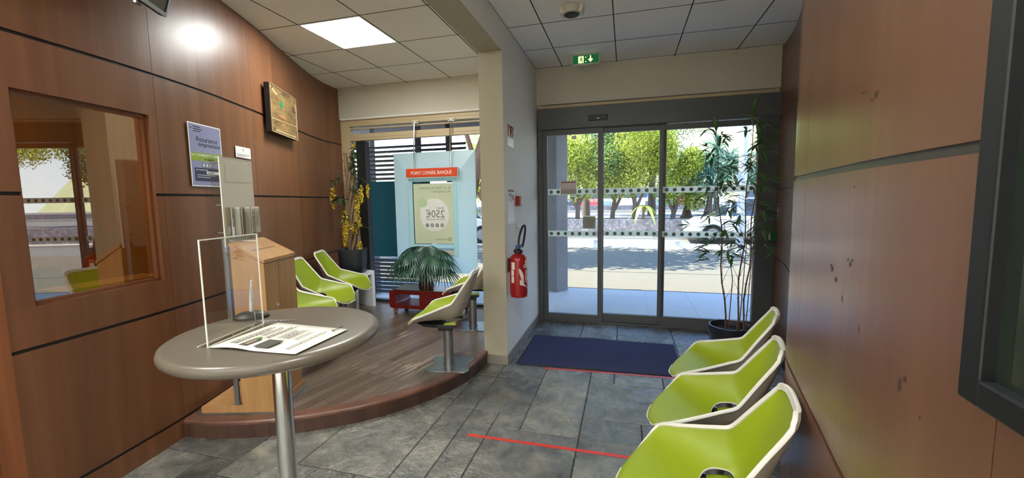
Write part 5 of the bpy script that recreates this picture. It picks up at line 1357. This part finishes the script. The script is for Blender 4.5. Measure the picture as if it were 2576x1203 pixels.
trees = [(-1.95, 17.6, 4.2, 1.5, 2.0, 0.05, 'tree_leaf', 'leafy tree just right of the porch pillar, behind the stone wall'),
 (-.55, 17.9, 4.4, 1.4, 2.0, .25, 'tree_leaf2', 'darker green tree behind the stone wall at the left door mullion'),
 (.35, 17.5, 4.0, 1.45, 1.95, 0, 'tree_leaf', 'bright yellow-green tree centred in the middle door leaf'),
 (1.80, 17.6, 3.0, 1.1, 1.6, .1, 'tree_leaf', 'round yellow-green tree at the right door mullion, beside the spiky trees'),
 (-3.8, 18.2, 4.4, 1.6, 2.0, 0, 'tree_leaf2', 'tree behind the stone wall hidden mostly by the porch pillar'),
 (-6.2, 18.0, 4.2, 1.7, 2.0, .1, 'tree_leaf', 'green tree seen between the display panel and the partition'),
 (7.4, 17.6, 4.4, 1.9, 2.0, .2, 'tree_leaf', 'leafy tree to the right of the screw pines, beyond the lamp post'),
 (10.8, 18.2, 4.8, 2.0, 2.1, -.3, 'tree_leaf2', 'second tree to the right of the screw pines, mirrored in the office window'),
 (14.5, 18.0, 4.6, 2.1, 2.1, .2, 'tree_leaf', 'last tree of the row to the right, beyond the picture edge'),
 (1.2, 21.0, 6.0, 2.2, 2.4, 0, 'tree_leaf2', 'taller dark tree standing behind the row of bright trees'),
 (-1.9, 21.0, 6.2, 2.3, 2.5, 0, 'tree_leaf2', 'taller dark tree behind the left door leaf, beyond the bright row')]
for k, (x, y, h, rx, rz, lean, mat, lab) in enumerate(trees): tree(x, y, .6, h, rx, rz, 30+k, lab, mat, lean)
tree(-4.25, 10.2, -.02, 6.4, 3.1, 1.3, 77, 'big reddish forked tree outside, at the right edge of the shop window', 'tree_leaf2', lean=1.6, forks=5, n=6500, leaf=.15, grp=None, bark='bark_red')
tree(-8.5, 11.0, -.02, 6.6, 3.0, 1.6, 78, 'large shade tree on the forecourt to the far left', 'tree_leaf', lean=.3, forks=4, n=3200, leaf=.16, grp=None)
def spiky(x, y, z0, h, rad, seed, lab):
    rnd = random.Random(seed); r = root('screw_pine', (x, y, z0), lab, 'tree', group='spiky blue-green trees')
    mb = MB(); mb.tube([(0, 0, -.05), (.04, 0, h*.5), (0, 0, h)], [.13, .10, .09], 8); mb.tube([(.02, 0, h*.4), (rad*.45, .1, h*.95)], [.08, .06], 7); mb.tube([(.02, 0, h*.45), (-rad*.45, -.1, h*.9)], [.08, .06], 7)
    mb.lathe([(.30, -.02), (.2, .12), (.12, .45)], n=9); mb.build('trunk', 'bark', r, smooth=True)
    mb = MB()
    for (cx_, cy_, cz_) in ((0, 0, h), (rad*.45, .1, h*.95), (-rad*.45, -.1, h*.9), (.1, -.3, h*.72), (.0, .1, h+.45)):
        for _ in range(64):
            d = Vector((rnd.gauss(0, 1), rnd.gauss(0, 1), rnd.gauss(.35, .8))).normalized(); mb.blade((cx_, cy_, cz_), d, (0, 0, 1), rad*rnd.uniform(.55, .95), .055, droop=.30, n=4, fold=.3)
    mb.build('blades', 'spiky', r)
spiky(3.15, 17.9, .6, 1.75, 1.05, 3, 'spiky blue-green screw pine left of the lamp post'); spiky(4.35, 17.7, .6, 1.95, 1.05, 4, 'spiky blue-green screw pine behind the lamp post and the bamboo'); spiky(3.7, 19.4, .6, 2.5, 1.1, 5, 'taller spiky screw pine standing behind the other two'); spiky(2.45, 18.6, .6, 2.2, .9, 6, 'spiky screw pine just right of the round yellow-green tree')
r = root('banana_plant', (.66, 16.95, .64), 'bright drooping broad-leaved plant growing over the stone wall', 'plant')
mb = MB(); rn = random.Random(2); mb.tube([(0, 0, 0), (.02, 0, .5)], [.05, .04], 8); mb.build('stem', 'bark_red', r)
mb = MB()
for a, l, dz in ((-2.6, .75, .45), (-1.9, .8, .35), (-1.2, .8, .3), (-.4, .7, .5), (.4, .6, .6), (2.8, .65, .7), (1.4, .5, .9)):
    d = Vector((math.cos(a), math.sin(a)*.6, dz)); mb.blade((.02, 0, .45), d, (0, 0, 1), l, .17, droop=1.25, n=8, fold=.25)
mb.build('leaves', 'banana', r)
mb = MB(); N_ = 40
for i in range(N_):
    x0_, x1_ = -60+120*i/N_, -60+120*(i+1)/N_; hz = lambda x: 11.5+3*math.sin(x*.09+1)+1.2*math.sin(x*.31)
    mb.poly([(x0_, 66, .5), (x1_, 66, .5), (x1_, 78, hz(x1_)), (x0_, 78, hz(x0_))])
tag(mb.build('hill', 'hill'), kind='structure')
def car(x, y, z, rz, mat, lab, grp=None, length=4.1):
    r = root('car', (x, y, z), lab, 'car', rz=rz, group=grp); k = length/4.1
    body = [(-2.05, .28), (-2.02, .62), (-1.86, .80), (-1.50, .86), (1.0, .88), (1.72, .76), (2.0, .58), (2.05, .30)]
    mb = MB()
    def section(p, y0, y1, inset=0):
        mb.loft([[(q[0]*k, y0, q[1]) for q in p], [(q[0]*k, y1, q[1]) for q in p]])
    section(body, -.84, .84); mb.build('body', mat, r, bevel=.05, seg=3)
    mb = MB(); cab0 = [(-1.62, .84), (-1.20, 1.30), (-.85, 1.40), (.25, 1.41), (.62, 1.30), (1.22, .86)]
    mb.loft([[(q[0]*k, -.78, q[1]) if q[1] < 1 else (q[0]*k, -.62, q[1]) for q in cab0], [(q[0]*k, .78, q[1]) if q[1] < 1 else (q[0]*k, .62, q[1]) for q in cab0]]); mb.build('cabin_glass', 'car_glass', r, bevel=.03)
    mb = MB(); mb.loft([[(-1.05*k, -.60, 1.36), (.42*k, -.60, 1.36), (.42*k, .60, 1.36), (-1.05*k, .60, 1.36)], [(-.85*k, -.55, 1.43), (.25*k, -.55, 1.43), (.25*k, .55, 1.43), (-.85*k, .55, 1.43)]])
    for xx in (-1.28, -.25, .85): mb.tube([(xx*k, -.79, .86), ((xx*.8)*k, -.63, 1.38)], .035, 6); mb.tube([(xx*k, .79, .86), ((xx*.8)*k, .63, 1.38)], .035, 6)
    mb.build('roof', mat, r, bevel=.02)
    for xx in (-1.28, 1.25):
        for yy in (-.80, .80):
            mb = MB(); mb.tube([(xx*k, yy-.09, .31), (xx*k, yy+.09, .31)], .31, 22); w_ = mb.build('wheel', 'tyre', r)
            mb = MB(); mb.tube([(xx*k, yy-.10, .31), (xx*k, yy+.10, .31)], .19, 12); mb.build('hubcap', 'steel', w_)
    mb = MB()
    for yy in (-.62, .62): mb.box(1.90*k, 2.06*k, yy-.16, yy+.16, .56, .68)
    mb.build('headlight', 'white', r)
    return r
car(3.95, 15.0, -.02, PI*.98, 'car_white', 'white car with a bright bonnet passing behind the bamboo')
car(-6.1, 14.2, -.02, .12, 'car_white', 'white car parked outside, seen beside the display panel')
pk = 'cars parked beyond the street trees'
for k, (x, m_, lab) in enumerate([(-5.2, 'car_white', 'white parked car beyond the trees, behind the porch pillar'), (-2.6, 'car_pink', 'red parked car beyond the trees in the left door leaf'), (-.1, 'car_white', 'white parked car beyond the trees in the middle door leaf'), (2.3, 'car_blue', 'blue parked car beyond the trees at the right mullion'), (5.2, 'car_white', 'pale parked car beyond the spiky trees'), (8.2, 'car_dark', 'dark parked car far right beyond the lamp post'), (-8.2, 'car_blue', 'blue parked car far left beyond the trees')]):
    car(x, 31, .6, PI/2, m_, lab, pk)
for k, (x, m_, lab) in enumerate([(-3.8, 'car_dark', 'dark car in the second parked row, left of the red car'), (-1.2, 'car_blue', 'blue car in the second parked row behind the red and white cars'), (1.3, 'car_white', 'white car in the second parked row, centre'), (3.9, 'car_pink', 'red car in the second parked row beyond the spiky trees')]):
    car(x, 37, .6, PI/2, m_, lab, 'cars in the second parked row')

# ================================================================== LIGHT, WORLD, CAMERA
sun = bpy.data.lights.new('sun', 'SUN'); sun.energy = 12.5; sun.angle = .009; sun.color = (1, .95, .86)
so = bpy.data.objects.new('sun', sun); C.objects.link(so)
so.rotation_euler = Vector((.50, .06, -1)).to_track_quat('-Z', 'Y').to_euler()
w = bpy.data.worlds.new('World'); bpy.context.scene.world = w; w.use_nodes = True; nt = w.node_tree; nt.nodes.clear()
wo = nd(nt, 'ShaderNodeOutputWorld'); bg = nd(nt, 'ShaderNodeBackground', i_Strength=2.9)
tc = nd(nt, 'ShaderNodeTexCoord'); sp = nd(nt, 'ShaderNodeSeparateXYZ'); cr = nd(nt, 'ShaderNodeValToRGB')
nt.links.new(tc.outputs['Generated'], sp.inputs[0]); nt.links.new(sp.outputs['Z'], cr.inputs['Fac'])
cr.color_ramp.elements[0].position = 0; cr.color_ramp.elements[0].color = (.80, .88, 1, 1); cr.color_ramp.elements[1].position = .5; cr.color_ramp.elements[1].color = (.26, .48, 1, 1)
nt.links.new(cr.outputs['Color'], bg.inputs['Color']); nt.links.new(bg.outputs['Background'], wo.inputs['Surface'])

cam = bpy.data.cameras.new('camera'); co = bpy.data.objects.new('camera', cam); C.objects.link(co)
FPX = 1045.9; cam.sensor_width = 36; cam.sensor_fit = 'HORIZONTAL'; cam.lens = 36*FPX/2576; cam.clip_start = .05; cam.clip_end = 300
pitch, roll, yaw = -.0954, -.0159, .2673
f = Vector((0, math.cos(pitch), math.sin(pitch))); u = Vector((0, -math.sin(pitch), math.cos(pitch))); rgt = Vector((1, 0, 0))
r2 = rgt*math.cos(roll)+u*math.sin(roll); u2 = -rgt*math.sin(roll)+u*math.cos(roll)
Rz = Matrix.Rotation(yaw, 3, 'Z'); r2, u2, f = Rz @ r2, Rz @ u2, Rz @ f
co.matrix_world = Matrix(((r2.x, u2.x, -f.x, 0), (r2.y, u2.y, -f.y, 0), (r2.z, u2.z, -f.z, H), (0, 0, 0, 1)))
sc = bpy.context.scene; sc.camera = co
sc.view_settings.view_transform = 'Standard'; sc.view_settings.look = 'None'; sc.view_settings.gamma = 1; sc.view_settings.exposure = 0.48
sc.view_settings.use_curve_mapping = False
sc.cycles.transparent_max_bounces = 24; sc.cycles.max_bounces = 10; sc.cycles.diffuse_bounces = 5; sc.cycles.sample_clamp_indirect = 4.0
